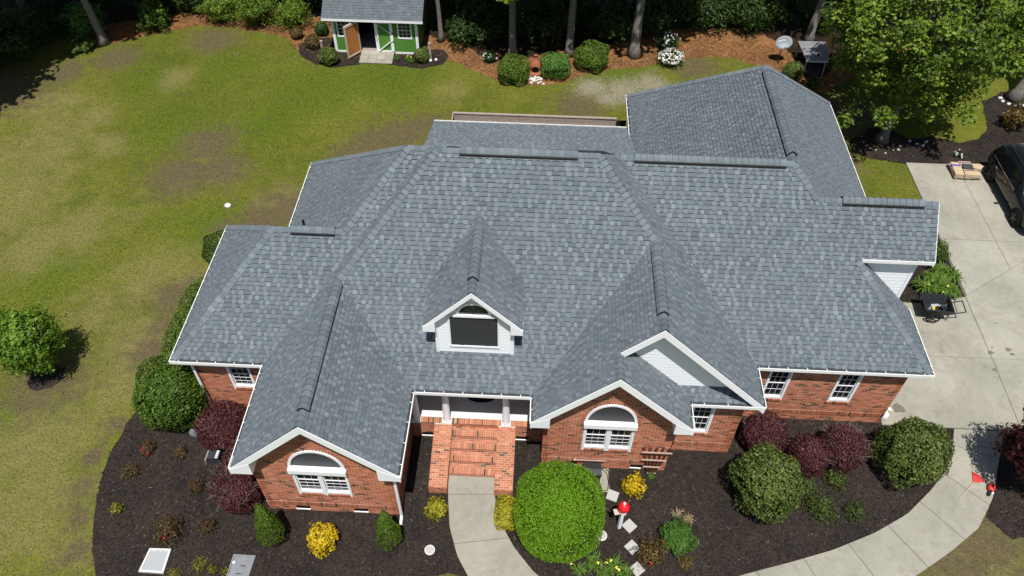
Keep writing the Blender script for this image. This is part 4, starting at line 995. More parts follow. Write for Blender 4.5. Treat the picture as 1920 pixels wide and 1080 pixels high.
def shrub(name, x, y, r, h, leaf, label, group=None, cat='shrub', n=3500, size=.06, aspect=.6, amp=.06, freq=4., power=2.0, depth=.16, tilt=.55, ry=None, seed=None, flat=False, cone=False, loose=0.0, tonebias=0.0, flower=None, rz=0.0, twigs=0, twigmat='twig', corek=.80, z0=0.0, zc=None, holes=()):
    seed = seed if seed is not None else int(abs(x*131+y*717)*10) % 99991; g = np.random.default_rng(seed); ry = ry or r
    R = empty(name, (x, y, z0), rz, label=label, cat=cat, group=group)
    D = unit(g, n*2); D = D[D[:,2] > (-.62 if zc is None else -.9)]
    for hd, ha in holes: D = D[D@(np.array(hd)/np.linalg.norm(hd)) < math.cos(ha)]
    D = D[:n]; k = len(D)
    lp = lump(D, g, amp, freq, seed+1)
    sup = (np.abs(D)**power).sum(1)**(-1/power) if power != 2 else np.ones(k)
    dp = 1-depth*g.beta(1.1, 2.2, k)+loose*g.normal(0, 1, k)
    P = D*(lp*sup*dp)[:,None]
    rad = np.array([r, ry, h/2]); C0 = np.array([0, 0, zc or h/2])
    if cone:
        zz = (P[:,2]+1)/2; sh = np.clip(1.02-zz, .02, 1)**.80*1.28/np.maximum(.45, np.sqrt(np.clip(1-(2*zz-1)**2, .2, 1)))*np.clip(.35+zz*2.2, 0, 1)*.82; P = np.stack([P[:,0]*sh, P[:,1]*sh, P[:,2]], 1)
    P = P*rad+C0; Nn = D/rad; Nn /= np.linalg.norm(Nn, axis=1)[:,None]
    P[:,2] = np.maximum(P[:,2], .02)
    V, F = leaf_quads(P, Nn, size, aspect, g, tilt)
    patch = .5*lump(D, g, .5, 3., seed+5)-.5
    tone = np.clip(.42+tonebias+patch*.35+g.normal(0, .22, k), 0, 1)
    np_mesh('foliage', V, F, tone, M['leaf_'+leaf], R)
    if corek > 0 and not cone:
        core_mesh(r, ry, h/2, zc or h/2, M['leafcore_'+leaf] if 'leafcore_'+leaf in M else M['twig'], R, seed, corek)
    elif cone:
        mb = MB().lathe([(r*.42, .05), (r*.62, h*.3), (r*.38, h*.60), (r*.04, h*.85)], 12); mb.build('branches', M['twig'], R)
    if twigs:
        mb = MB(); a = unit(g, twigs*3); a = a[a[:,2] > .15][:twigs]
        for d in a:
            p = d*rad*.98+C0; q = np.array([d[0]*r*.25, d[1]*ry*.25, h*.25]); mid = (p+q)/2+g.normal(0, .06, 3)
            mb.tube([q, mid, p], [.016, .011, .005], 4, cap=False)
            for _ in range(3):
                e = p+g.normal(0, .14, 3); mb.tube([mid*.4+p*.6, e], [.007, .004], 3, cap=False)
        mb.build('twigs', M[twigmat], R)
    if flower:
        fm, cnt, fs = flower; D2 = unit(g, cnt*4); D2 = D2[D2[:,2] > .1][:cnt]; P2 = D2*rad*1.02+C0
        V, F = leaf_quads(P2.repeat(4, 0)+g.normal(0, fs*.35, (len(P2)*4, 3)), D2.repeat(4, 0), fs, .8, g, .5); np_mesh('flowers', V, F, None, M[fm], R, kind='stuff')
    return R
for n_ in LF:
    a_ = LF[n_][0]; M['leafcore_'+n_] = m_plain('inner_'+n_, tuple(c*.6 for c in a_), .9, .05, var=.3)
G_RED = 'clipped dark red shrubs along the front beds'
LB = shrub('rounded_bush', -18.58, 3.85, 1.12, 2.5, 'bush', 'bushy upright green shrub standing alone in the left lawn', zc=1.9, n=11000, size=.125, aspect=.5, amp=.20, freq=6, depth=.38, loose=.04, corek=.6, tonebias=.05, twigs=14)
MB().tube([(0,0,0),(.03,.0,.5),(0,.05,1.4)], [.10,.07,.05], 7).tube([(.05,.05,.1),(.25,.15,.6),(.4,.2,1.4)], [.06,.05,.03], 6).tube([(-.05,0,.1),(-.25,-.1,.7),(-.4,-.1,1.4)], [.06,.05,.03], 6).build('stem', M['twig'], LB)
shrub('hedge_bush', -12.72, 2.13, 1.18, 2.75, 'hedge', 'large rounded green hedge bush at the front corner of the left wing', n=9000, size=.095, aspect=.55, amp=.07, power=2.4)
shrub('hedge_row', -13.12, 5.5, .80, 1.75, 'hedge', 'low narrow green hedge running along the side of the left wing', n=9000, size=.09, aspect=.55, amp=.08, power=3.2, ry=2.7, tonebias=.1)
shrub('hedge_bush', -13.4, 9.9, .72, 1.7, 'mid', 'olive green hedge bush at the rear corner of the left wing', n=4200, size=.09, amp=.12, tonebias=-.1)
shrub('red_bush', -10.84, 1.43, .92, 1.35, 'red', 'dark red bush beneath the left wing window beside the boulder', G_RED, n=8320, size=.07, aspect=.45, amp=.06, depth=.2, loose=.015, twigs=18, twigmat='palebranch')
shrub('red_bush', -9.57, -.96, .86, 1.6, 'red', 'dark red bush with bare pale twigs at the left gable corner', G_RED, n=7360, size=.07, aspect=.45, amp=.06, depth=.2, loose=.015, twigs=78, twigmat='palebranch')
shrub('red_bush', -9.9, .35, .6, 1.0, 'red', 'small dark red bush half hidden behind the left gable eave', G_RED, n=4160, size=.07, aspect=.45, amp=.06, depth=.2, loose=.015, twigs=9, twigmat='palebranch')
shrub('conifer', -8.10, -2.45, .56, 2.6, 'conifer', 'pointed green conifer shrub at the left corner of the left gable', 'pointed conifers before the left gable', n=5200, size=.075, aspect=.35, amp=.07, cone=True, depth=.2)
shrub('conifer', -4.30, -2.38, .53, 2.5, 'conifer', 'pointed green conifer shrub beside the downspout of the left gable', 'pointed conifers before the left gable', n=5000, size=.075, aspect=.35, amp=.07, cone=True, depth=.2)
shrub('yellow_shrub', -6.46, -2.48, .44, .95, 'gold', 'bright yellow shrub between the two pointed conifers', n=1500, size=.095, aspect=.6, amp=.2, depth=.3, loose=.06, corek=.6, tonebias=.1)
shrub('yellow_shrub', 3.68, .02, .34, .75, 'gold', 'bright golden yellow shrub below the trellis wall', n=1000, size=.095, aspect=.55, amp=.3, freq=6, depth=.4, loose=.08, corek=.5, tonebias=.05)
shrub('yellow_shrub', -2.95, -1.15, .33, .65, 'yellowgreen', 'small yellow green shrub left of the walkway below the brick steps', n=900, size=.09, aspect=.6, amp=.25, depth=.35, loose=.06, corek=.55)
shrub('yellow_shrub', -.63, -1.2, .35, .75, 'yellowgreen', 'boxy yellow green shrub right of the walkway against the huge round bush', n=2600, size=.07, aspect=.6, amp=.05, power=4.5, ry=.52, depth=.15, tonebias=.15)
BALL = shrub('round_bush', 1.06, -1.72, 1.42, 3.35, 'lime', 'huge clipped lime green round bush before the front gable', n=38000, size=.06, aspect=.4, amp=.045, freq=5, power=2.3, depth=.10, tilt=.75, holes=[((-.02,.0,1.0), .085), ((.35,.3,.9), .03)])
shrub('red_bush', 8.30, 2.05, .80, 1.55, 'red', 'dark red bush nearest the pent roof wall, leftmost of three', G_RED, n=8320, size=.07, aspect=.45, amp=.06, depth=.2, loose=.015, twigs=15, twigmat='palebranch')
shrub('red_bush', 9.72, 1.30, .68, 1.5, 'red', 'dark red bush in the middle of three below the garage windows', G_RED, n=7360, size=.07, aspect=.45, amp=.06, depth=.2, loose=.015, twigs=16, twigmat='palebranch')
shrub('red_bush', 10.95, 1.62, .80, 1.75, 'red', 'largest dark red bush with bare twigs on top, rightmost of three', G_RED, n=8000, size=.07, aspect=.45, amp=.06, depth=.2, loose=.015, twigs=84, twigmat='palebranch')
shrub('boxwood', 7.92, -.13, 1.07, 2.5, 'box', 'large round glossy green bush in front of the red bushes', 'large round evergreen bushes in the right bed', n=7500, size=.10, aspect=.55, amp=.12, power=2.2, depth=.22)
shrub('boxwood', 13.12, 1.42, 1.09, 2.4, 'box', 'large round glossy green bush near the driveway corner and walkway bend', 'large round evergreen bushes in the right bed', n=7500, size=.10, aspect=.55, amp=.12, depth=.22)
shrub('japanese_maple', 17.05, 1.1, 1.25, 2.7, 'maple', 'dark crimson maple at the right edge overhanging the walkway', cat='tree', zc=2.15, n=7500, size=.13, aspect=.5, amp=.16, freq=5, depth=.35, loose=.03, corek=.68, twigs=14)
for (x, y, r, h, lf, lab, fl, tb) in [
  (-11.56,-2.41,.47,.8,'bronze','dark olive low shrub with a red bloom in the left bed',('flower_red',1,.06),-.1),
  (-13.64,-.28,.28,.42,'bronze','small brownish green plant near the left lawn edge of the bed',None,.1),
  (-12.18,.49,.22,.4,'bronze','tiny brownish plant behind the others in the left bed',None,0),
  (-11.23,-.73,.27,.45,'bronze','thin dark plant beside the twiggy red bush',None,-.25),
  (-13.68,-1.64,.19,.25,'yellowgreen','tiny yellow green sprig at the lawn edge of the left bed',None,-.2),
  (-10.43,-2.13,.26,.45,'bronze','sparse dark plant left of the pointed conifer',None,-.2),
  (-13.4,.65,.25,.42,'bronze','small plant with red flowers at the top of the left bed',('flower_red',3,.055),0),
  (4.08,-2.36,.5,.9,'bronze','olive shrub with an orange bloom beside the square stepping stones',('flower_red',2,.08),.15),
  (9.93,-.38,.50,.55,'mid','low spreading shrub with reddish tips right of the round boxwood',None,-.1),
  (11.01,-.47,.34,.5,'mid','small shrub with reddish tips, rightmost of the low ones',None,-.15),
  (10.65,.69,.37,.5,'mid','small green shrub directly below the largest red bush',None,0),
  (9.47,.25,.40,.75,'mid','olive green shrub squeezed between boxwood and red bushes',None,.1),
  (5.2,-2.5,.24,.25,'bronze','thin straggly plant on open mulch right of the green mound',None,.2),
  (4.34,.52,.14,.3,'fresh','little green sprig at the foot of the trellis',None,.1)]:
    nn = int(420*(r/.25)**1.6); shrub('low_shrub', x, y, r, h, lf, lab, n=nn, size=.07, aspect=.45, amp=.3, freq=6, depth=.55, loose=.09, corek=.0 if r < .3 else .4, tonebias=tb, flower=fl, twigs=10)
shrub('green_mound', 4.98, -1.76, .58, .8, 'fresh', 'soft bright green mounded shrub right of the stepping stones', n=4200, size=.06, aspect=.35, amp=.16, freq=4, depth=.2, corek=.75)
def grassy(name, x, y, r, h, leaf, label, n=60, wd=.028, flower=None, group=None, cat='plant'):
    g = np.random.default_rng(int(abs(x*977+y*331)*7) % 99991); R = empty(name, (x, y, 0), label=label, cat=cat, group=group)
    Vs, Fs, T = [], [], []; b = 0
    for i in range(n):
        a = g.uniform(0, 6.28); L = r*g.uniform(.6, 1.15); hh = h*g.uniform(.6, 1.1); c = np.array([g.normal(0, r*.22), g.normal(0, r*.22), 0]); s = np.array([-math.sin(a), math.cos(a), 0])*wd
        d = np.array([math.cos(a), math.sin(a), 0]); ps = [c, c+d*L*.35+np.array([0,0,hh*.8]), c+d*L*.75+np.array([0,0,hh]), c+d*L*1.1+np.array([0,0,hh*.72])]; ws = [.8, 1, .8, .15]
        for p, q in zip(ps, ws): Vs += [p-s*q, p+s*q]
        for j in range(3): Fs.append((b+2*j, b+2*j+1, b+2*j+3, b+2*j+2)); T.append(float(np.clip(g.normal(.5, .25), 0, 1)))
        b += 8
    np_mesh('foliage', Vs, Fs, T, M['leaf_'+leaf], R)
    if flower:
        fm, cnt, fs = flower; P2 = np.stack([g.normal(0, r*.5, cnt), g.normal(0, r*.5, cnt), h*g.uniform(.95, 1.15, cnt)], 1)
        V, F = leaf_quads(P2.repeat(5, 0)+g.normal(0, fs*.3, (cnt*5, 3)), np.tile([0,0,1.], (cnt*5, 1)), fs, .8, g, .5); np_mesh('flowers', V, F, None, M[fm], R, kind='stuff')
    return R
G_DL = 'arching daylily clumps at the bottom of the right bed'
for x, y, r, lab, fl in [(2.27,-2.68,.30,'arching yellow green daylily clump, top left of the bottom group',('flower_yellow',2,.07)),(2.55,-2.96,.27,'arching daylily clump without bloom in the middle of the bottom group',None),
   (2.95,-2.72,.29,'arching daylily clump with two yellow blooms near the stepping stones',('flower_yellow',3,.08)),(3.25,-2.96,.29,'arching daylily clump touching the last stepping stone',None),(1.79,-2.97,.24,'small daylily clump below the huge round bush',('flower_yellow',1,.06))]:
    grassy('daylily', x, y, r, .35, 'daylily', lab, 64, .016, fl, G_DL)
for x, y, r, lab in [(-10.26,-3.37,.3,'feathery yellow green plant between the two rectangular lids'),(-9.81,-3.54,.16,'small yellow green sprig left of the grey lid'),(-11.0,-3.74,.24,'low yellow green plant right of the white lid'),(-9.4,-3.58,.14,'yellow green sprig touching the grey lid')]:
    shrub('low_plant', x, y, r, .3, 'yellowgreen', lab, cat='plant', n=int(260*(r/.2)), size=.055, aspect=.3, amp=.4, freq=7, depth=.6, loose=.12, corek=0, tonebias=-.35)
for x, y, lab in [(5.11,-.78,'left tuft of dry tan grass behind the green mound'),(5.46,-.98,'right tuft of dry tan grass behind the green mound')]:
    grassy('dry_grass', x, y, .2, .22, 'dryg', lab, 40, .010)
G_DG = 'daylily clumps in the bed beside the garage'
for x, y, r, lab, fl in [(17.22,10.1,.58,'big lush daylily clump in the middle of the garage bed',None),(16.45,9.95,.48,'daylily clump with pale yellow blooms behind the cart',('flower_yellow',3,.08)),(17.78,10.65,.46,'daylily clump spilling over the driveway edge',None),(17.35,10.95,.5,'daylily clump at the back of the garage bed',None),(17.45,9.75,.38,'daylily clump with one bloom near the bed corner',('flower_yellow',1,.07)),(16.9,10.4,.45,'daylily clump in shade next to the garage wall',None)]:
    grassy('daylily', x, y, r*.92, .5, 'daylily', lab, 110, .026, fl, G_DG)
shrub('low_shrub', 17.6, 12.0, .42, .8, 'mid', 'small green shrub beyond the daylilies beside the driveway', n=1300, size=.09, amp=.2, depth=.4, loose=.05)
# back garden
G_SH = 'small clipped bushes around the shed'
for x, y, r, h, lf, lab in [(-12.11,25.8,.55,.95,'box','clipped round bush before the left corner of the shed'),(-13.41,27.46,.45,.75,'bronze','olive bush left of the small white post by the shed'),(-13.24,28.85,.4,.8,'dense','dark bush behind the left end of the shed'),(-6.95,26.31,.42,.85,'box','clipped round bush at the right corner of the shed'),(-14.64,28.4,.36,.65,'bronze','small brownish bush at the wood edge left of the shed')]:
    shrub('clipped_bush', x, y, r, h, lf, lab, G_SH, n=1700, size=.085, amp=.12, depth=.2)
G_BK = 'clipped bushes along the pine straw border'
for x, y, r, h, lf, lab in [(-1.68,24.8,.87,1.35,'hedge','clipped green bush, leftmost of three before the tree trunks'),(.66,25.38,.78,1.25,'fresh','bright green clipped bush, middle of three before the tree trunks'),(2.72,26.41,.97,1.35,'hedge','wide dark green bush, rightmost of three before the tree trunks')]:
    shrub('clipped_bush', x, y, r, h, lf, lab, G_BK, n=4600, size=.085, amp=.09, power=2.8, depth=.16, tonebias=.12)
shrub('clipped_bush', 13.84, 25.71, .57, 1.15, 'box', 'round bush between the satellite dish and the grey table', n=2200, size=.08, amp=.1)
shrub('clipped_bush', 14.9, 25.0, .38, .6, 'box', 'low bush in shade beyond the rear roof corner', n=900, size=.08, amp=.2)
shrub('azalea', 7.22, 26.96, .72, .8, 'mid', 'white flowering azalea in sun at the edge of the pine straw', n=1500, size=.07, amp=.25, depth=.4, loose=.06, flower=('flower_white', 150, .085))
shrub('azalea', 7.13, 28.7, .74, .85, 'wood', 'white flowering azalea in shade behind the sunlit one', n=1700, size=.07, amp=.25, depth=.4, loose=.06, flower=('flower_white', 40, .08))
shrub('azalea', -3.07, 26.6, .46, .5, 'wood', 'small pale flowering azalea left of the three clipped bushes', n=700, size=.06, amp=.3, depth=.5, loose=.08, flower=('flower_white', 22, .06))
for x, y, r, h, lf, lab in [(-23.31,28.95,.88,1.5,'hedge','leafy bush lit by sun on the left edge of the wood'),(-26.96,28.0,.97,1.9,'fresh','pale green leafy bush behind the leaning grey trunk'),(-15.25,29.8,1.0,1.7,'tree','sunlit leafy bush right beside the left wall of the shed'),(-17.4,29.9,1.35,1.9,'tree','broad sunlit bush at the wood edge left of the shed'),(-19.6,30.0,.98,1.7,'tree','tall leafy bush in the middle of the rear wood edge'),(-26.7,26.5,.62,.6,'mid','low green plants at the foot of the leaning grey trunk')]:
    shrub('woodland_bush', x, y, r, h, lf, lab, n=2600, size=.14, aspect=.55, amp=.28, depth=.45, loose=.07, corek=.6)
shrub('flowering_bush', 24.6, 22.0, .65, 1.3, 'bronze', 'leafy bush at the right edge below the leaning trunk', n=1600, size=.12, amp=.25, depth=.4, loose=.06, tonebias=.3)
shrub('flowering_bush', 24.2, 19.6, .36, .6, 'mid', 'small bush with white blooms behind the black car', n=600, size=.08, amp=.3, depth=.4, flower=('flower_white', 10, .14))
shrub('flowering_bush', 21.0, 19.35, .24, .3, 'wood', 'small white flowering plant behind the stacked cardboard packs', n=300, size=.06, amp=.3, depth=.5, corek=0, flower=('flower_white', 6, .10))
for x, y, lab, f in [(-8.36,26.35,'small green plant at the right end of the shed ramp',None),(-7.75,26.4,'small plant with a yellow bloom under the shed window',('flower_yellow',2,.1)),(-7.6,26.1,'thin green sprig before the shed window',None)]:
    shrub('low_plant', x, y, .17, .3, 'fresh', lab, cat='plant', n=240, size=.07, amp=.3, depth=.6, loose=.1, corek=0, flower=f)
# dark understorey in the shade of the wood
proto = None; g_ = random.Random(31)
def under(x, y, s, rz):
    global proto
    if proto is None:
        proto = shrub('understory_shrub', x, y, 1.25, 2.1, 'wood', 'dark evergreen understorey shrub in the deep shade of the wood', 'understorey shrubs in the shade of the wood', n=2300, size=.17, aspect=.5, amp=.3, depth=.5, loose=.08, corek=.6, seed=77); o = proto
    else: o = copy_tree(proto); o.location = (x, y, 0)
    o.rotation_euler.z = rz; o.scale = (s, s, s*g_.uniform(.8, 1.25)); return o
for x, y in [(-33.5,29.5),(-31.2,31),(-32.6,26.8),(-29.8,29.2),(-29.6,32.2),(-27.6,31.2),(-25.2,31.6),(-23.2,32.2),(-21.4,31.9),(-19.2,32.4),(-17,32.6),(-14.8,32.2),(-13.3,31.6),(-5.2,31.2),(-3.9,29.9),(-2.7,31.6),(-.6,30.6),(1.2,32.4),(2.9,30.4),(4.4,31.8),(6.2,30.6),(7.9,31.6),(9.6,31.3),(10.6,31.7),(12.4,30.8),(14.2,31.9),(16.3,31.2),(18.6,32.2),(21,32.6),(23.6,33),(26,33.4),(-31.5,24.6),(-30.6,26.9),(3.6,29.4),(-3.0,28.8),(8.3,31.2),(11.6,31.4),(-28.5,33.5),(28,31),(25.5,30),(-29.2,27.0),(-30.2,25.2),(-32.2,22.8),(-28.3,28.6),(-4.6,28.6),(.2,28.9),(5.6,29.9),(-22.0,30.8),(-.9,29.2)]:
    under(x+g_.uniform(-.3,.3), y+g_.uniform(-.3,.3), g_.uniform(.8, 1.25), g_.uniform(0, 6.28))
# ------------------------------------------------------------------ trees
def trunk_mesh(pts, r0, r1, mat, parent, limbs=(), flare=1.5):
    mb = MB(); n = len(pts); rad = [r0+(r1-r0)*i/(n-1) for i in range(n)]; rad[0] *= flare
    mb.tube(pts, rad, 12, cap=True)
    for L in limbs: mb.tube(L[0], L[1], 7)
    return mb.build('trunk', mat, parent, True)
def clump_crown(parent, centres, rad, per, size, leaf, seed, flat=.7):
    g = np.random.default_rng(seed); C_ = np.asarray(centres); k = len(C_)
    c = C_.repeat(per, 0); D = unit(g, k*per); rr = rad*np.repeat(g.uniform(.7, 1.25, k), per)*g.uniform(.25, 1, k*per)**.5
    P = c+D*np.stack([rr, rr, rr*flat], 1); Nn = D*.4+np.array([0, 0, .8])
    V, F = leaf_quads(P, Nn, size, .62, g, .55)
    tone = np.clip(np.repeat(g.normal(.45, .2, k), per)+g.normal(0, .18, k*per), 0, 1)
    return np_mesh('crown', V, F, tone, M['leaf_'+leaf], parent)
def limb(p, q, r, g, bend=.3):
    p, q = np.array(p), np.array(q); m = (p+q)/2+g.normal(0, bend, 3)+np.array([0, 0, .3]); return ([tuple(p), tuple(m), tuple(q)], [r, r*.65, r*.25])
def big_tree():
    g = np.random.default_rng(91); R = empty('shade_tree', (17.45, 20.4, 0), label='large bright green shade tree standing behind the garage beside the driveway', cat='tree')
    ctr = np.array([.15, 1.0, 6.4]); rad = np.array([4.4, 4.2, 3.9]); C_ = []
    while len(C_) < 380:
        p = unit(g, 1)[0]*g.uniform(.45, 1)**.6
        if p[2] < -.75: continue
        q = ctr+p*rad
        if math.sin(q[0]*1.3+1)*math.cos(q[1]*1.1)*math.sin(q[2]*1.2+.5) > .42: continue
        C_.append(q)
    for _ in range(46): C_.append(np.array([g.normal(.6, 1.3), g.normal(-.7, .7), g.uniform(2.3, 4.0)]))
    top = (.3, .6, 5.2); lb = [limb(top if i % 2 else (.15, .3, 3.4), C_[i*4], .10, g) for i in range(44)]
    trunk_mesh([(0,0,0),(.05,.05,.5),(.15,.2,2.6),(.3,.6,5.2),(.3,1.0,8.5)], .27, .08, M['bark'], R, lb)
    clump_crown(R, C_, .62, 95, .19, 'tree', 5)
    return R
big_tree()
def trunk_tree(x, y, r, label, lean=(0,0), hgt=16, name='tall_tree', ring=True, seed=0, crown=True, cz=9.0, cr=4.2, group=None, mat='bark', low=()):
    g = np.random.default_rng(seed+400); R = empty(name, (x, y, 0), label=label, cat='tree', group=group)
    tp = np.array([lean[0], lean[1], hgt]); pts = [tp*t+np.array([math.sin(t*5+seed)*.06, math.cos(t*4+seed)*.05, 0])*(t > 0) for t in (0, .03, .12, .3, .6, 1)]
    C_ = []
    if crown:
        for _ in range(150):
            p = unit(g, 1)[0]*g.uniform(.3, 1)**.6; C_.append(np.array([lean[0]*.75, lean[1]*.75, cz+3.5])+p*np.array([cr, cr, 3.6]))
    lb = [limb(tuple(tp*.6), C_[i*5], .12, g) for i in range(16)] if crown else []
    C_ += [np.array(q) for q in low]
    for q in low: lb.append(limb(tuple(tp*min(.8, q[2]/hgt+.05)), q, .05, g, .15))
    trunk_mesh(pts, r, r*.35, M[mat], R, lb, 1.55)
    if C_: clump_crown(R, C_, 1.0, 64, .44, 'tree', seed+9)
    return R
trunk_tree(-25.77, 27.1, .27, 'leaning pale grey trunk at the left end of the wood edge', (-.8,-.3), seed=1)
trunk_tree(-6.13, 28.6, .17, 'slender grey trunk just right of the green shed', (-.3,.2), seed=2, hgt=14)
trunk_tree(-1.83, 27.4, .26, 'straight grey trunk behind the leftmost clipped bush', (.1,.2), seed=3, low=[(-.6,-1.3,5.1),(.5,-1.4,5.3),(1.4,-1.2,5.5),(-.1,-1.6,5.0)])
trunk_tree(1.5, 27.6, .27, 'straight grey trunk between the middle and right clipped bushes', (.2,.2), seed=4, low=[(-.5,-1.4,5.4),(.6,-1.5,5.3),(-1.3,-1.2,5.6)])
trunk_tree(5.25, 27.75, .33, 'thick pale trunk with flared roots left of the azaleas', (-.1,.3), seed=5)
trunk_tree(15.7, 30.0, .28, 'grey trunk behind the grey table in the shade', (.3,.3), seed=6)
trunk_tree(-31.2, 29.2, .32, 'dark shaded trunk in the upper left corner', (-.3,.3), seed=7)
trunk_tree(25.75, 24.7, .36, 'thick grey trunk leaning right with white stones at its foot', (2.8,.6), seed=8, low=[(.2,1.6,6.6),(-.8,1.9,7.2),(-1.2,2.6,6.8),(.8,2.0,6.4)])
pt = None
for i, (x, y) in enumerate([(-31.8,20.0),(-32.4,16.2),(-34.5,23.5),(-33.0,25.0),(-30.6,23.2),(-12.5,31.0),(-5.3,30.8),(13,33.2),(5.0,31.4),(-17.5,32.2),(-25.2,31.8),(-24,33.5),(-28.5,35),(-19.5,34.5),(-15.5,35),(-10.8,33.8),(-8,35.5),(-4.5,33.5),(-.5,34.8),(3.2,34),(7,34.6),(10.3,33.2),(13.2,34.8),(19.5,34),(22.5,31.5),(8.2,34.0),(-21.8,31.6),(11.5,34.5),(-1,31.2),(-28.6,30.6),(3,30.6)]):
    if pt is None: pt = trunk_tree(x, y, .26, 'tall woodland tree shading the ground behind the garden', (.2,.2), seed=30, group='tall trees of the wood behind the garden', cz=7.2, cr=4.4)
    else:
        o = copy_tree(pt); o.location = (x, y, 0); o.rotation_euler.z = i*1.7; o.scale = (1, 1, .9+.2*((i*37) % 10)/10)
# stones round the tree feet
st_ = None
def stone(x, y, r, lab, grp=None, mat='stonewhite', z=0.02, name='border_stone'):
    g = np.random.default_rng(int(abs(x*91+y*17)*13)); mb = MB().ball((0,0,0), (r, r*.8, r*.65), 8, 5); mb.v = [tuple(np.array(v)*(1+g.normal(0, .08))) for v in mb.v]
    o = mb.build(name, M[mat], loc=(x, y, z+r*.3)); return tag(o, lab, 'stone', grp)
rg_ = random.Random(8)
for i in range(9):
    a = 2.6+i*.42; stone(17.45+1.0*math.cos(a)+rg_.uniform(-.1,.1), 20.2+.75*math.sin(a)+rg_.uniform(-.1,.1), rg_.uniform(.045,.085), 'small white stone ringing the shade tree foot', 'white stones round the shade tree', 'stone')
for i in range(9):
    a = 3.0+i*.5; stone(25.7+.75*math.cos(a), 24.5+.6*math.sin(a), rg_.uniform(.08,.14), 'small white stone ringing the leaning grey trunk', 'white stones round the leaning trunk')
for i in range(4): stone(18.9+i*.28, 20.2+rg_.uniform(-.25,.25), .08, 'pale stone in the mulch right of the shade tree', 'pale stones beside the shade tree')
stone(-14.41, 13.53, .17, 'lone flat whitish stone lying on the left lawn', None, 'stonewhite', .0, 'lawn_stone')
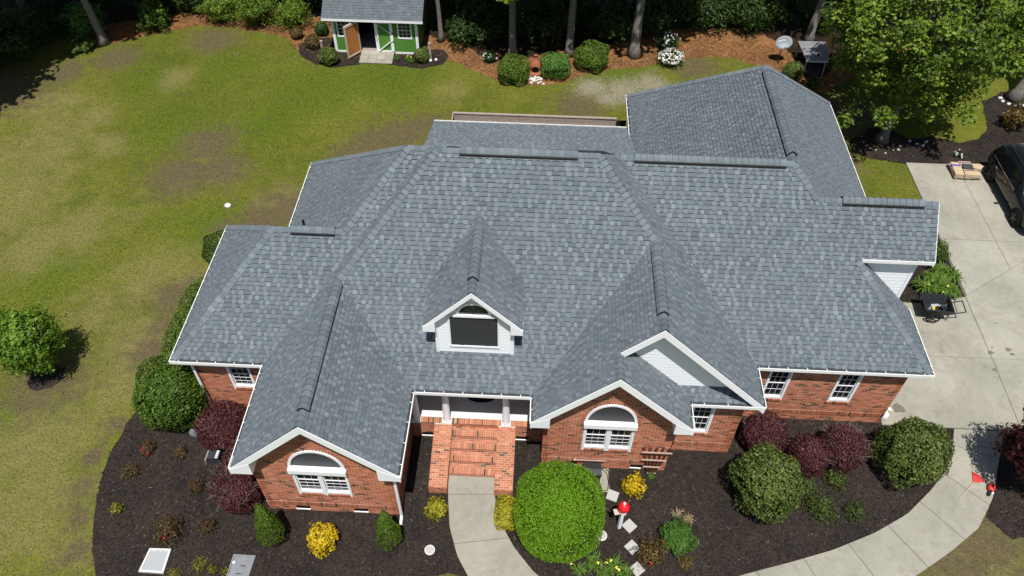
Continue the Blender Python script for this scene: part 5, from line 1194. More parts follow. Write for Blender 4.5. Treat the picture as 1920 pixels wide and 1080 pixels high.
# ------------------------------------------------------------------ garden shed
def shed():
    R = empty('garden_shed', (-9.6, 27.0, 0), label='green garden shed with white trim and one door standing open', cat='shed')
    ox, oy = -9.6, 27.0; p = lambda mb, n, m, **k: mb.build(n, m, R, **k)
    X0, X1, D = -12.04+9.6, -7.19+9.6, 3.9; zw = 2.32; dl, dm, dr = -.96, -.02, 1.0
    z0 = .10
    w = MB(); w.box(X0, dl, 0, .08, z0, zw).box(dr, X1, 0, .08, z0, zw).box(dl, dr, 0, .08, 2.06, zw)
    w.box(X0, X0+.08, .08, D, z0, zw).box(X1-.08, X1, .08, D, z0, zw).box(X0+.08, X1-.08, D-.08, D, z0, zw)
    p(w, 'wall', M['green'])
    p(MB().box(X0+.02, X1-.02, .02, D-.02, .02, z0-.004), 'floor', M['oldwood'])
    t = MB()
    for x in (X0-.012, X1-.15+.012): p(MB().box(x, x+.15, -.028, .05, z0-.04, zw), 'corner_board', M['white'])
    p(MB().box(X0+.15, dl, -.022, .0, z0-.06, z0+.05), 'skirt_board', M['white']); p(MB().box(dr, X1-.14, -.022, .0, z0-.06, z0+.05), 'skirt_board', M['white'])
    sl = .62; e = .42; zr = 2.34; ym = D/2; top = zr+sl*(ym+e)
    for s in (0, 1):
        f = (lambda y: y) if s == 0 else (lambda y: D-y)
        poly = [(f(-e), zr-.10), (f(ym), top-.10), (f(ym), top), (f(-e), zr)]
        if s: poly = poly[::-1]
        rf = p(MB().prism(poly, X0-.40, X1+.40, axes=lambda a, b, c: (c, a, b)), 'roof', M['deckwood'])
        if s == 0:
            rr = random.Random(4); V = Vector((0, 1, sl)).normalized(); N = Vector((0, -sl, 1)).normalized(); pc = []
            L = math.hypot(ym+e, sl*(ym+e)); v = 0
            while v < L-.02:
                u = X0-.40
                while u < X1+.40:
                    u1 = min(u+rr.choice((.11,.14,.18,.22)), X1+.40); O = Vector((0, -e-.02, zr)); th = rr.choice((.012, .022)); v1 = min(v+.17, L)
                    q = [O+Vector((a, 0, 0))+V*b+N*(.003+th*(1-(b-v)/.17)) for a, b in ((u,v),(u1-.005,v),(u1-.005,v1),(u,v1))]
                    pc.append((q+[O+Vector((u,0,0))+V*v, O+Vector((u1-.005,0,0))+V*v], [(0,1,2,3),(4,5,1,0)], min(1, max(.16, rr.gauss(.30, .12))), 1, N, 1)); u = u1
                v += .17
            split2 = MB(); [split2.add(a[0], a[1], a[2]) for a in pc]; o = split2.build('shingle', M['shingle'], rf, kind='stuff')
    p(MB().box(X0-.41, X1+.41, -e-.035, -e+.0, zr-.13, zr+.005), 'fascia', M['white'])
    # windows
    for a, b in ((-2.18, -1.34), (1.27, 2.08)):
        m = MB(); f = .075; m.box(a, a+f, -.03, .02, 1.0, 2.04).box(b-f, b, -.03, .02, 1.0, 2.04).box(a+f, b-f, -.029, .02, 1.0, 1.08).box(a+f, b-f, -.029, .02, 1.97, 2.04)
        W = p(m, 'window', M['white'])
        m = MB().box(a+f, b-f, -.004, -.001, 1.08, 1.97); o = m.build('pane', M['glass']); o.parent = W
        m = MB()
        for i in (1, 2): x = a+f+(b-a-2*f)*i/3; m.box(x-.008, x+.008, -.012, -.004, 1.08, 1.97)
        for i in (1, 2, 3): z = 1.08+.89*i/4; h = .018 if i == 2 else .008; m.box(a+f, b-f, -.0125, -.0045, z-h, z+h)
        o = m.build('muntin', M['white']); o.parent = W
    # closed right leaf
    d = MB().box(dm, dr, -.03, .0, .12, 2.06); Dr = p(d, 'door', M['green'])
    t = MB(); f = .17; y0, y1 = -.055, -.031
    t.box(dm, dm+f, y0, y1, .10, 2.07).box(dr-f, dr, y0, y1, .10, 2.07).box(dm+f, dr-f, y0+.002, y1, .10, .25).box(dm+f, dr-f, y0+.002, y1, 1.93, 2.07)
    t.bar((dm+.12, y0+.014, 1.95), (dr-.13, y0+.014, 1.33), .024, .14, up=(0,1,0)); t.bar((dm+.12, y0+.014, .22), (dr-.13, y0+.014, .86), .024, .14, up=(0,1,0))
    o = t.build('door_trim', M['white']); o.parent = Dr
    for z in (2.0, 1.32, .82, .17):
        m = MB().box(dr-.20, dr+.02, y0-.012, y0-.001, z-.02, z+.02).box(dr-.03, dr+.02, y0-.014, y0-.001, z-.055, z+.055); o = m.build('hinge', M['black']); o.parent = Dr
    o = MB().box(dm+.03, dm+.09, y0-.03, y0, 1.15, 1.24).box(dm+.07, dm+.10, y0-.03, y0, .85, 1.05).build('latch', M['black']); o.parent = Dr
    # open left leaf, its inner face of oriented strand board turned to the camera
    h = Vector((dl, -.03, 0)); q = Vector((-11.20+9.6, 26.10-27.0, 0)); dv = (q-h).normalized(); L = .98; nn = Vector((-dv.y, dv.x, 0))
    def leaf(u0, u1, n0, n1, z0, z1):
        P = lambda u, n, z: tuple(h+dv*u+nn*n+Vector((0, 0, z)))
        return [P(u0,n0,z0), P(u1,n0,z0), P(u1,n1,z0), P(u0,n1,z0), P(u0,n0,z1), P(u1,n0,z1), P(u1,n1,z1), P(u0,n1,z1)]
    bx = [(0,3,2,1),(4,5,6,7),(0,1,5,4),(1,2,6,5),(2,3,7,6),(3,0,4,7)]
    lf = MB().add(leaf(0, L, -.015, .015, .12, 2.07), bx); Lf = p(lf, 'door', M['osb']); Lf['label'] = 'open door leaf showing its bare brown board inside'
    m = MB()
    for a in ((0, .05, .14, 2.05), (L-.05, L, .14, 2.05), (.05, L-.05, .14, .22), (.05, L-.05, 1.96, 2.05)): m.add(leaf(a[0], a[1], .016, .05, a[2], a[3]), bx)
    m.add(leaf(L+.001, L+.02, -.04, .05, .10, 2.09), bx).add(leaf(0, L, -.04, .05, 2.071, 2.09), bx); o = m.build('door_frame', M['palewood']); o.parent = Lf
    o = MB().add(leaf(0, L, -.04, -.016, .10, 2.08), bx).build('door_trim', M['white']); o.parent = Lf
    # near-black sheet puts the darkness of the shed interior into its colour
    p(MB().box(X0+.1, X1-.1, 2.0, 2.05, .12, zw), 'dark_backdrop', M['dark'])
shed()
rp = MB().prism([(27.0,.02),(27.0,.17),(25.9,.05),(25.9,.02)], -10.52, -8.62, axes=lambda a, b, c: (c, a, b)); o = rp.build('shed_ramp', M['joint']); tag(o, 'pale grey paved ramp leading up to the open shed door', 'ramp')
for i in range(4):
    for j in range(3):
        a = -10.52+1.9*i/4+.008; b = -10.52+1.9*(i+1)/4-.008; y0 = 25.9+1.1*j/3+.008; y1 = 25.9+1.1*(j+1)/3-.008; zf = lambda y: .052+(y-25.9)*.12/1.1
        q = MB().add([(a,y0,zf(y0)),(b,y0,zf(y0)),(b,y1,zf(y1)),(a,y1,zf(y1)),(a,y0,zf(y0)+.012),(b,y0,zf(y0)+.012),(b,y1,zf(y1)+.012),(a,y1,zf(y1)+.012)], [(0,3,2,1),(4,5,6,7),(0,1,5,4),(1,2,6,5),(2,3,7,6),(3,0,4,7)], random.random()); x = q.build('paver', M['concrete']); x.parent = o
def post(x, y, h, lab):
    R = empty('wooden_post', (x, y, 0), label=lab, cat='post'); MB().box(-.065, .065, -.065, .065, 0, h).build('shaft', M['oldwood'], R); MB().lathe([(.10, h), (.10, h+.03), (.02, h+.08)], 8).build('cap', M['oldwood'], R)
post(-12.88, 27.2, .55, 'short grey post left of the shed among bushes'); post(-6.49, 26.6, 1.0, 'weathered grey post right of the shed with white lamps at its foot')
for x, y, lab in ((-6.45, 26.25, 'white globe garden lamp in front of the weathered post'), (-6.15, 26.35, 'white globe garden lamp right of the weathered post')):
    R = empty('garden_lamp', (x, y, 0), label=lab, cat='lamp'); MB().ball((0,0,.13), .09, 10, 6).build('globe', M['white'], R, True); MB().lathe([(.02,0),(.02,.06)], 6).build('stake', M['black'], R)
# ------------------------------------------------------------------ deck behind the house
def deck():
    R = empty('wooden_deck', (-.2, 18.9, 0), label='weathered wooden deck wall of wide planks behind the rear porch roof', cat='deck')
    x0, x1 = -4.10, 3.84; zt = 1.88; rr = random.Random(2)
    for k in range(8):
        z1 = zt-.05-k*.215; z0 = z1-.205; cuts = sorted([rr.uniform(.15, .5), rr.uniform(.55, .9)]); cs = [0]+cuts+[1]
        for a, b in zip(cs, cs[1:]):
            o = MB().box(x0+(x1-x0)*a+.006, x0+(x1-x0)*b-.006, -.02+rr.uniform(-.006,.006), .02, z0, z1).build('plank', M['oldwood'], R)
    MB().box(x1+.03, 4.36, .03, .05, .0, 1.7).build('dark_gap_panel', M['black'], R)  # black panel added to stand for the dark open gap at the deck end
    MB().box(x0-.05, x1+.03, -.06, .06, zt-.045, zt).build('cap_rail', M['oldwood'], R)
    for x in (x0-.05, -.2, x1-.1): MB().box(x, x+.1, .021, .12, 0, zt-.05).build('post', M['oldwood'], R)
    for k in range(8): z1 = zt-.05-k*.215; MB().box(x0-.05, x0-.012, -1.6, -.03, z1-.205, z1).build('plank', M['darkwood'], R)  # dark brown puts the shade of the return wall into the plank colour
    MB().box(x0-.06, x0-.0, -1.6, -.061, zt-.045, zt).build('cap_rail', M['oldwood'], R)
    for k in range(5): MB().box(x1+.05+k*.09, x1+.125+k*.09, -.02, .02, .1, 1.75).build('dark_gap_slat', M['black'], R)  # black slats added in front of the same dark gap
    for k in range(16): MB().box(x0, 4.3, -2.5+k*.152, -2.5+k*.152+.145, .84, .88).build('deck_board', M['oldwood'], R)
deck()
# ------------------------------------------------------------------ small things
def dish():
    R = empty('satellite_dish', (13.45, 27.6, 0), label='grey oval satellite dish on a bent pole in the pine straw', cat='satellite dish')
    MB().tube([(0,0,0),(.0,.0,.55),(-.02,-.05,.75),(.05,-.12,.95)], .028, 8).build('pole', M['darkwood'], R)
    nrm = Vector((-.10, -.80, .60)).normalized(); X = Vector((1, 0, 0)); X = (X-nrm*X.dot(nrm)).normalized(); X = (X*math.cos(.16)+nrm.cross(X)*math.sin(.16)); Y = nrm.cross(X); c = Vector((.02, -.12, 1.28)); mb = MB(); n = 28; rings = [0, .35, .7, 1.0]
    vs = []
    for s in (0, 1):
        for r in rings:
            for j in range(n): a = 2*math.pi*j/n; vs.append(c+X*(.47*r*math.cos(a))+Y*(.36*r*math.sin(a))-nrm*(.10*(1-r*r))-nrm*.012*s)
    fs = []
    for s in (0, 1):
        for i in range(3):
            for j in range(n):
                b = s*4*n; q = (b+i*n+j, b+(i+1)*n+j, b+(i+1)*n+(j+1) % n, b+i*n+(j+1) % n); fs.append(q if s == 0 else q[::-1])
    for j in range(n): fs.append((3*n+j, 7*n+j, 7*n+(j+1) % n, 3*n+(j+1) % n))
    mb.add(vs, fs).build('reflector', M['dishgrey'], R, True)
    arm0 = c-Y*.33+nrm*.02; MB().tube([arm0, arm0+nrm*.30-Y*.05], .018, 6).build('arm', M['steel'], R); MB().bar(arm0+nrm*.26-Y*.03, arm0+nrm*.40-Y*.03, .14, .09).build('receiver', M['grill'], R)
    rot = Matrix((X, Y, nrm)).transposed().to_4x4()
    cu = bpy.data.curves.new('lettering', 'FONT'); cu.body = 'DIRECTV'; cu.size = .125; cu.extrude = .003; cu.align_x = 'CENTER'; cu.materials.append(M['white'])
    tmp = bpy.data.objects.new('tmp', cu); COL.objects.link(tmp); bpy.context.view_layer.update(); me = bpy.data.meshes.new_from_object(tmp.evaluated_get(bpy.context.evaluated_depsgraph_get())); bpy.data.objects.remove(tmp)
    o = bpy.data.objects.new('lettering', me); COL.objects.link(o); o.parent = R; o.matrix_local = Matrix.Translation(c+Y*.10+X*.05-nrm*.070)@rot
    MB().add([c-X*.24+Y*.135-nrm*.060+X*(.055*math.cos(a*.785))+Y*(.055*math.sin(a*.785)) for a in range(8)], [tuple(range(8))]).build('emblem', M['white'], R)
dish()
def table():
    R = empty('outdoor_table', (15.2, 27.1, 0), label='grey sheet topped table with a pale front edge under the trees', cat='table')
    MB().prism([(-.72, 1.15), (-.66, -.92), (.55, -.92), (.85, 1.15)], .93, .97).build('tabletop', M['sheet'], R)
    MB().box(-.655, .55, -.965, -.922, .90, .985).build('front_edge', M['stonewhite'], R)
    for x, y in ((-.6,-.8),(.48,-.8),(-.62,1.05),(.72,1.05)): MB().box(x-.04, x+.04, y-.04, y+.04, 0, .93).build('leg', M['oldwood'], R)
    MB().lathe([(.10,.98),(.12,1.0),(.12,1.03),(.05,1.04)], 12, (.15,-.3,0)).build('lid', M['black'], R)
table()
tb = MB().lathe([(.42,0),(.46,.06),(.47,.36),(.45,.40),(.41,.38),(.39,.3)], 20); o = tb.build('barrel', M['slate'], None, True, loc=(15.05, 26.35, 0)); tag(o, 'dark round barrel under the front edge of the grey table', 'barrel')
def chiminea():
    R = empty('chiminea', (-.45, 25.75, 0), label='terracotta fire pot with a dark opening between two clipped bushes', cat='fire pot')
    MB().lathe([(.22,0),(.3,.12),(.36,.32),(.34,.5),(.2,.7),(.12,.82),(.11,1.0),(.14,1.03)], 18).build('body', M['clay'], R, True)
    mb = MB(); n = 16; cs = [(.19*math.cos(2*math.pi*i/n), .33+.15*math.sin(2*math.pi*i/n)) for i in range(n)]; mb.prism(cs, -.372, -.30, axes=AX); mb.build('mouth', M['dark'], R)
    MB().lathe([(.46,0),(.5,.03),(.5,.10),(.46,.12)], 18, (0,-.1,0)).build('hearth', M['clay'], R)
chiminea()
g = np.random.default_rng(3)
for i in range(34): 
    x, y = -.42+g.normal(0, .22), 24.85+g.normal(0, .17); stone(x, y, g.uniform(.05,.09), 'white pebble in the patch before the terracotta fire pot', 'white pebbles before the fire pot', name='pebble')
def tray(name, pts, rim, mat, lab, h=.10, hole=None):
    R = empty(name, (pts[0][0], pts[0][1], 0), label=lab, cat='lid'); P = [(x-pts[0][0], y-pts[0][1]) for x, y in pts]; c = np.mean(P, 0)
    inn = [tuple(c+(np.array(p)-c)*(1-rim)) for p in P]
    MB().prism(P[::-1] if area2(P) < 0 else P, .0, h).build('body', mat, R)
    mb = MB()
    for i in range(4): j = (i+1) % 4; mb.prism([P[i], P[j], inn[j], inn[i]], h+.001, h+.03)
    mb.build('rim', M['stonewhite'] if mat is M['traywhite'] else mat, R)
    if hole: MB().lathe([(.045, h+.001), (.045, h+.02)], 10, (*hole, 0)).build('cap', M['white'], R); MB().bar((hole[0]+.24, hole[1]-.09, h+.012), (hole[0]+.42, hole[1]-.11, h+.012), .02, .016).bar((hole[0]+.16, hole[1]-.36, h+.012), (hole[0]+.33, hole[1]-.36, h+.012), .02, .016).build('handle', M['black'], R)
tray('access_lid', [(-12.14,-3.70),(-11.34,-3.71),(-11.36,-2.91),(-12.06,-2.93)], .16, M['traywhite'], 'white square lid with a raised rim in the left bed')
tray('access_lid', [(-9.34,-3.86),(-8.63,-3.82),(-8.58,-2.99),(-9.30,-2.98)], .13, M['sheet'], 'grey rectangular lid with handles near the bottom left', hole=(.12, .62))
for i, (x, y, a, lab) in enumerate([(2.97,-.23,.33,'square grey stepping stone nearest the brick wall and hose box'),(3.49,-1.3,.75,'square grey stepping stone right of the birdhouse post'),(3.54,-2.03,.75,'square grey stepping stone, third from the wall'),(3.66,-2.76,.72,'square grey stepping stone nearest the bottom edge')]):
    o = MB().box(-.185, .185, -.185, .185, .0, .045).build('stepping_stone', M['stone'], loc=(x, y, .02)); o.rotation_euler.z = a if i else -.33; tag(o, lab, 'stepping stone', 'square stepping stones')
for x, y, lab, r in [(-3.03,-2.47,'round white stepping stone on mulch left of the curved walkway',.17),(2.56,-1.68,'round white stepping stone with a dark bird at the huge bush edge',.18)]:
    R = empty('round_stone', (x, y, .02), label=lab, cat='stepping stone', group='round white stepping stones'); MB().lathe([(r, 0), (r, .04), (r-.015, .05)], 22).build('disc', M['stonewhite'], R)
    MB().lathe([(r-.03, .051), (r-.035, .056), (r-.045, .052)], 22).build('rim_line', M['stone'], R)
    if x > 0: MB().add([(.02,.05,.0525),(.06,.08,.0525),(.05,.02,.0525),(.08,.11,.0525),(.035,.10,.0525)], [(0,2,1),(1,3,4)]).build('bird_mark', M['black'], R)
def birdhouse():
    R = empty('birdhouse', (3.14, -1.36, 0), .25, label='white birdhouse with a domed red roof on a white post', cat='birdhouse')
    MB().box(-.055, .055, -.055, .055, 0, 1.15).build('post', M['white'], R)
    MB().lathe([(.13,1.15),(.15,1.17),(.14,1.42),(.14,1.44)], 6).build('house_box', M['white'], R)
    MB().lathe([(.195,1.44),(.20,1.455),(.185,1.55),(.13,1.64),(.04,1.70)], 16).build('roof', M['red'], R, True)
    MB().ball((0,0,1.73), .045, 10, 6).build('finial', M['white'], R, True)
    MB().box(-.30, -.15, -.10, .10, 1.22, 1.25).build('perch_tray', M['palewood'], R)
birdhouse()
def trellis():
    R = empty('fan_trellis', (4.35, .70, 0), label='fan shaped trellis with pale crossbars leaning on the brick wall', cat='trellis')
    for z, a, b in ((1.47,-.50,.50),(.98,-.45,.36),(.52,-.36,.24),(.09,-.16,.14)):
        MB().box(a, b, -.05, -.015, z-.024, z+.024).build('crossbar', M['pinkwood'], R)
    for i in range(5):
        t = (i-2)/2; MB().bar((t*.10, 0, .02), (t*.44-.02, .02, 1.74), .045, .03, up=(0,1,0)).build('slat', M['darkwood'], R)
trellis()
def hosebox():
    R = empty('hose_box', (2.25, .42, 0), label='charcoal lidded hose box with a bent hose beneath the gable window', cat='hose box')
    MB().prism([(-.28,.05),(.28,.05),(.28,.55),(-.28,.55)], -.22, .25, axes=AX).build('body', M['grill'], R)
    MB().prism([(-.26,.551),(.27,.551),(.27,.60),(-.05,.74),(-.26,.70)], -.30, .30, axes=lambda a, b, c: (c, a, b)).build('lid', M['grill'], R)
    pts = [(.26,.05,.45),(.42,.10,.62),(.56,.0,.5),(.60,-.2,.2),(.56,-.45,.06),(.42,-.5,.07)]; MB().tube(pts, .016, 6).build('hose', M['black'], R, True)
    MB().tube([(.25,-.3,.3),(.34,-.42,.15),(.2,-.52,.08),(.02,-.5,.06)], .016, 6).build('hose', M['black'], R, True)
hosebox()
R = empty('wooden_stick', (2.2, .7, 0), label='pale broom handle leaning across the top of the hose box', cat='stick')
MB().tube([(-.55,-.05,.80),(.5,.0,.72)], .018, 8).build('handle', M['pinkwood'], R); MB().ball((-.57,-.05,.805), .045, 8, 6).build('knob', M['palewood'], R, True)
o = MB().box(2.42, 2.87, -.10, .80, 0, .05).build('concrete_pad', M['concrete']); tag(o, 'small bare concrete pad beside the hose box at the wall', 'concrete pad')
def goose():
    R = empty('goose_statue', (13.02, 3.42, .05), .5, label='white goose statue standing at the garage front corner', cat='statue')
    mb = MB(); mb.lathe([(.13,0),(.14,.06),(.17,.2),(.15,.34),(.09,.44),(.06,.52),(.06,.58)], 14); mb.ball((.03,-.03,.62), (.075,.085,.075), 10, 8); mb.build('body', M['white'], R, True)
    MB().lathe([(.035,0),(.004,.11)], 8).build('beak', M['yellow'], R).matrix_local = Matrix.Translation((.05,-.10,.62))@Matrix.Rotation(1.75, 4, 'X')
goose()
o = stone(-11.93, 1.41, .30, 'grey blue boulder between the hedge bush and a red bush', None, 'boulder', .02, 'boulder'); o.scale = (1, .8, 1)
def block():
    R = empty('landscape_box', (-10.95, .45, 0), label='dark slatted box with white markings beside a red bush', cat='box')
    MB().box(-.20, .20, -.17, .17, 0, .34).build('body', M['grill'], R)
    MB().box(-.29, -.25, -.2, .2, 0, .24).build('side_board', M['oldwood'], R)
    for i in range(4): MB().box(.08, .17, -.15+i*.08, -.10+i*.08, .341, .348).build('marking', M['white'], R)
block()
def rake_tool():
    a = Vector((14.8, .28, .07)); b = Vector((15.82, 1.22, .09)); R = empty('leaf_rake', tuple(a), label='red fan leaf rake with a thin wooden handle on the walkway', cat='rake')
    d = b-a; MB().tube([(0,0,0), tuple(d*.72)], .014, 6).build('handle', M['palewood'], R)
    s = Vector((-d.y, d.x, 0)).normalized(); u = d.normalized(); h = d*.70
    mb = MB()
    for i in range(13):
        t = (i-6)/6; e = h+u*.40*(1-.14*abs(t))+s*.25*t; mb.bar(h+s*.02*t, e, .022, .008); mb.bar(e, e+u*.03-Vector((0,0,.05)), .02, .008)
    mb.bar(h+u*.22-s*.15, h+u*.22+s*.15, .03, .014).bar(h+u*.10-s*.08, h+u*.10+s*.08, .05, .02); mb.build('rake_head', M['redplastic'], R)
rake_tool()
def blower():
    R = empty('leaf_blower', (16.0, .72, .05), 1.05, label='red hand held leaf blower lying near the dark maple', cat='leaf blower')
    mb = MB().ball((0,0,.11), (.19,.12,.11), 12, 8); mb.build('housing', M['redplastic'], R, True); MB().tube([(-.12,0,.14),(-.28,.02,.10),(-.36,.02,.08)], .045, 8).build('tube', M['black'], R)
    MB().tube([(-.06,0,.2),(.0,0,.28),(.1,0,.2)], .02, 6).build('handle', M['rubber'], R); MB().ball((-.17,-.08,.06), .045, 8, 6).build('cap', M['white'], R)
blower()
def cart():
    R = empty('garden_cart', (16.42, 8.62, .05), -.08, label='black poly garden cart full of tools on the driveway', cat='cart')
    lo = [(-.33,-.25),(.42,-.25),(.42,.25),(-.33,.25)]; hi = [(-.62,-.46),(.50,-.46),(.50,.46),(-.62,.46)]; zb, zt = .30, .74
    vs = [(*p, zb) for p in lo]+[(*p, zt) for p in hi]+[(p[0]*.93, p[1]*.90, zt) for p in hi]+[(p[0]*.9, p[1]*.88, zb+.04) for p in lo]
    fs = [(3,2,1,0)]+[(i, (i+1) % 4, 4+(i+1) % 4, 4+i) for i in range(4)]+[(4+i, 4+(i+1) % 4, 8+(i+1) % 4, 8+i) for i in range(4)]+[(8+i, 8+(i+1) % 4, 12+(i+1) % 4, 12+i) for i in range(4)]+[(12,13,14,15)]
    MB().add(vs, fs).build('tub', M['poly'], R)
    mb = MB(); [mb.tube([(*hi[i], zt), (*hi[(i+1) % 4], zt)], .025, 6) for i in range(4)]; mb.build('tub_rim', M['poly'], R)
    MB().tube([(.42,-.30,.42),(.95,-.30,.66),(1.0,-.30,.68)], .022, 6).tube([(.42,.30,.42),(.95,.30,.66),(1.0,.30,.68)], .022, 6).tube([(1.0,-.31,.68),(1.0,.31,.68)], .024, 6).tube([(.72,-.30,.555),(.72,.30,.555)], .016, 6).build('handle', M['black'], R)
    MB().tube([(.45,-.24,.34),(.5,-.24,0)], .02, 6).tube([(.45,.24,.34),(.5,.24,0)], .02, 6).build('leg', M['black'], R)
    MB().tube([(-.15,-.44,.27),(-.15,.44,.27)], .018, 6).build('axle', M['steel'], R)
    for s in (-1, 1):
        y = s*.44; n = 20; tor = MB(); tor.tube([(-.15+.25*math.cos(2*math.pi*i/n), y, .27+.25*math.sin(2*math.pi*i/n)) for i in range(n+1)], .032, 7, cap=False); wl = tor.build('wheel', M['rubber'], R, True)
        sp_ = MB(); [sp_.bar((-.15, y, .27), (-.15+.24*math.cos(i*.785), y, .27+.24*math.sin(i*.785)), .014, .014) for i in range(8)]; sp_.lathe([(.05,-.03),(.05,.03)], 10); o = sp_.build('spokes', M['poly'], R); o.parent = wl
cart()
gc = random.Random(6); K = (16.42, 8.62)
for nm, mt, lab, fn in [
   ('hand_pruner','steel','grey hand tool lying at the front of the cart', lambda m: m.bar((-.30,-.1,0),(-.16,.06,.03),.07,.05).bar((-.28,.0,.02),(-.14,.02,.05),.03,.04)),
   ('work_gloves','rubbish','pale crumpled work gloves in the middle of the cart', lambda m: m.ball((-.05,.16,.03),(.13,.09,.05),8,5).ball((.08,.20,.05),(.10,.06,.04),8,5).bar((.12,.1,.04),(.24,.2,.06),.05,.03)),
   ('seed_packet','yellow','yellow packet lying in the cart', lambda m: m.bar((-.12,-.14,.05),(-.08,.06,.06),.10,.02)),
   ('loose_tools','grill','heap of dark hand tools at the back of the cart', lambda m: [m.bar((gc.uniform(.1,.36),gc.uniform(-.2,.2),.02),(gc.uniform(.1,.42),gc.uniform(-.2,.2),gc.uniform(.1,.3)),.035,.03) for _ in range(14)])]:
    m = MB(); fn(m); o = m.build(nm, M[mt], loc=(K[0], K[1], .41)); o.rotation_euler.z = -.08; tag(o, lab, 'tool' if nm != 'seed_packet' else 'packet')
# stacked packs of roofing on the driveway
def packs():
    rr = random.Random(9); x0, y0 = 20.15, 17.45
    P = empty('wooden_pallet', (20.8, 17.95, .05), label='low wooden pallet under the stacked shingle packs', cat='pallet')
    for i in range(6): MB().box(-.68, .68, -.52+i*.19, -.40+i*.19, .09, .115).build('slat', M['oldwood'], P)
    for x in (-.62, 0, .55): MB().box(x, x+.09, -.52, .55, .0, .089).build('runner', M['oldwood'], P)
    k = 0
    for (lx, ly, w_, d_, nl, lab) in [(-.45,-.05,.42,.95,3,'left column of the stack'),(.05,.30,.60,.40,3,'rear of the stack'),(.16,-.32,.72,.44,3,'front of the stack'),(.46,.12,.44,.44,3,'right side of the stack')]:
        for n in range(nl):
            z = .17+n*.075; R = empty('shingle_pack', (20.8+lx+rr.uniform(-.02,.02), 17.95+ly+rr.uniform(-.02,.02), z), rr.uniform(-.06,.06), label=('%s tan wrapped shingle pack, %s' % (('bottom','middle','topmost')[n], lab)), cat='pack', group='tan wrapped shingle packs')
            MB().box(-w_/2, w_/2, -d_/2, d_/2, 0, .068).build('wrap', M['bundle'] if (n+k) % 2 else M['cardboard'], R)
            MB().box(-w_/2-.003, w_/2+.003, d_*.18, d_*.30, .004, .0705).build('printed_band', M['purple'] if rr.random() < .5 else M['slate'], R)
        k += 1
    o = MB().box(-.24, .24, -.18, .18, 0, .05).build('slate_bundle', M['slate'], loc=(20.86, 18.0, .40)); o.rotation_euler.z = -.1; tag(o, 'dark square bundle of loose shingles on top of the tan packs', 'bundle')
    o = MB().prism([(-.3,-.1),(.1,-.24),(.34,.02),(.2,.2),(-.2,.18)], 0, .025).build('cardboard_flap', M['cardboard'], loc=(21.3, 18.05, .41)); tag(o, 'torn cardboard flap at the right end of the packs', 'cardboard')
packs()
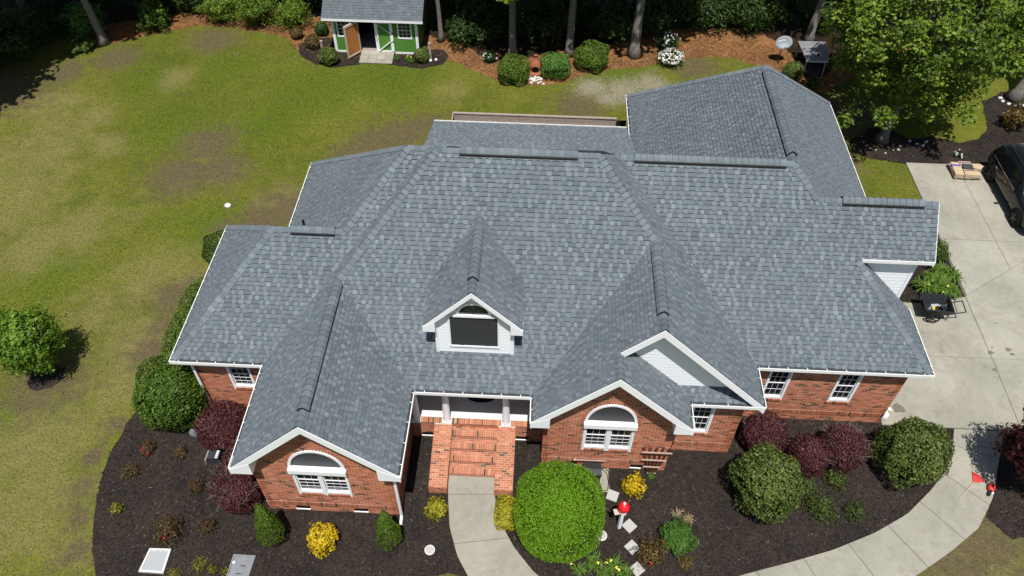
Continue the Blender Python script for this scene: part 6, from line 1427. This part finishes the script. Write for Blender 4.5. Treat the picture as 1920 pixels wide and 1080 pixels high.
# ------------------------------------------------------------------ black car
def car():
    R = empty('parked_car', (22.78, 15.95, .05), label='black sport utility car parked on the driveway at the right edge', cat='car')
    # stations along the body, front at negative y: (y, z_low, z_belt, half width, roof z, roof half width)
    Sx = [(-2.60,.42,.72,.72,.80,.60),(-2.52,.30,.88,.90,.95,.72),(-2.2,.26,.98,1.0,1.07,.80),(-1.6,.26,1.04,1.04,1.14,.84),(-1.12,.27,1.09,1.05,1.19,.86),(-.45,.27,1.12,1.06,1.78,.76),(.0,.27,1.13,1.06,1.90,.76),(.9,.27,1.14,1.06,1.93,.76),(1.7,.27,1.15,1.05,1.90,.75),(2.2,.30,1.15,1.02,1.80,.72),(2.48,.36,1.12,.95,1.25,.80),(2.54,.45,1.0,.86,1.06,.74)]
    vs, fs = [], []; m = 0
    for y, zl, zb, hw, zr, rw in Sx:
        half = [(hw*.82, zl), (hw, zl+.16), (hw*1.01, (zl+zb)/2+.06), (hw*.97, zb), (rw+.05, zr-.07), (rw-.04, zr-.005), (0, zr+.02)]
        ring = [(x, z) for x, z in half]+[(-x, z) for x, z in half[-2::-1]]; m = len(ring); vs += [(x, y, z) for x, z in ring]
    for i in range(len(Sx)-1):
        for j in range(m): fs.append((i*m+j, (i+1)*m+j, (i+1)*m+(j+1) % m, i*m+(j+1) % m))
    fs += [tuple(range(m)), tuple(range((len(Sx)-1)*m+m-1, (len(Sx)-1)*m-1, -1))]
    bm = bmesh.new(); bv = [bm.verts.new(v) for v in vs]
    for f in fs: bm.faces.new([bv[i] for i in f])
    bmesh.ops.recalc_face_normals(bm, faces=bm.faces); me = bpy.data.meshes.new('body'); bm.to_mesh(me); bm.free(); me.materials.append(M['carpaint']); me.shade_smooth()
    B = bpy.data.objects.new('body', me); COL.objects.link(B); B.parent = R
    md = B.modifiers.new('sub', 'SUBSURF'); md.levels = 2; md.render_levels = 2
    def sd(i, a, b, s, o=.012):
        # a point on the greenhouse side between belt and roof edge
        y, zl, zb, hw, zr, rw = Sx[i]; p = (hw*.97, zb); q = (rw+.05, zr-.07); f = lambda t: (p[0]+(q[0]-p[0])*t, p[1]+(q[1]-p[1])*t); x, z = f(a); return (s*(x+o), y+b, z)
    for s in (-1, 1):
        for (i, j, b0, b1, nm) in ((5, 6, -.02, .30, 'side_window'), (6, 7, .38, .18, 'side_window'), (7, 9, .26, -.30, 'side_window')):
            vs = [sd(i, .10, b0, s), sd(j, .10, b1, s), sd(j, .84, b1, s), sd(i, .84, b0, s)]; MB().add(vs, [(0,1,2,3) if s > 0 else (3,2,1,0)]).build(nm, M['carglass'], R)
        m_ = MB(); m_.ball((s*1.16, -.62, 1.16), (.12,.08,.09), 10, 6); m_.bar((s*1.0, -.6, 1.12), (s*1.12, -.6, 1.14), .06, .04); m_.build('side_mirror', M['carpaint'], R, True)
        for y in (-.1, .95): MB().box(min(s*1.055, s*1.085), max(s*1.055, s*1.085), y+.25, y+.43, .97, 1.0).build('door_handle', M['chrome'], R)
        MB().bar((s*1.02, -.5, 1.15), (s*1.02, 2.0, 1.17), .02, .025).build('belt_trim', M['chrome'], R)
        MB().bar((s*.70, -.1, 1.95), (s*.70, 1.8, 1.97), .035, .04).build('roof_rail', M['black'], R)
    MB().add([(-.80,-1.02,1.215),(.80,-1.02,1.215),(.70,-.42,1.775),(-.70,-.42,1.775)], [(0,1,2,3)]).build('windshield', M['carglass'], R)
    MB().bar((-.82,-1.05,1.2), (.82,-1.05,1.2), .05, .03).build('cowl', M['black'], R)
    for s in (-1, 1): MB().bar((s*.84,-1.05,1.21), (s*.735,-.40,1.80), .045, .04).build('windshield_pillar', M['chrome'], R); MB().ball((s*.74,-2.42,.80), (.20,.14,.10), 10, 6).build('headlight', M['chrome'], R, True)
    MB().box(-.45, .45, -2.60, -2.5, .55, .75).build('grille', M['black'], R)
    for s in (-1, 1):
        for y in (-1.57, 1.57):
            w_ = MB(); c = (s*.97, y, .40); pr = [(.22,-.13),(.38,-.13),(.41,-.10),(.41,.10),(.38,.13),(.22,.13)]; w_.lathe(pr, 22); wm = w_.build('wheel', M['rubber'], R, True); wm.matrix_local = Matrix.Translation(c)@Matrix.Rotation(s*math.pi/2, 4, 'Y')
            r_ = MB().lathe([(.27,.10),(.26,.125),(.22,.11)], 20); [r_.bar((0,0,.125),(.25*math.cos(k*1.2566),.25*math.sin(k*1.2566),.118),.075,.03) for k in range(5)]; r_.lathe([(.05,.10),(.05,.145)], 10); o = r_.build('rim', M['alloy'], R); o.parent = wm
            a_ = MB(); n = 12; arc_ = [(y+.47*math.cos(math.pi*k/n), .40+.47*math.sin(math.pi*k/n)) for k in range(n+1)]; a_.prism(arc_, min(s*1.035, s*1.062), max(s*1.035, s*1.062), axes=lambda p, q, r: (r, p, q)); a_.build('wheel_arch', M['rubber'], R)
car()
print('objects', len(bpy.data.objects), 'tris', sum(len(o.data.loop_triangles) if False else len(o.data.polygons) for o in bpy.data.objects if o.type == 'MESH'))
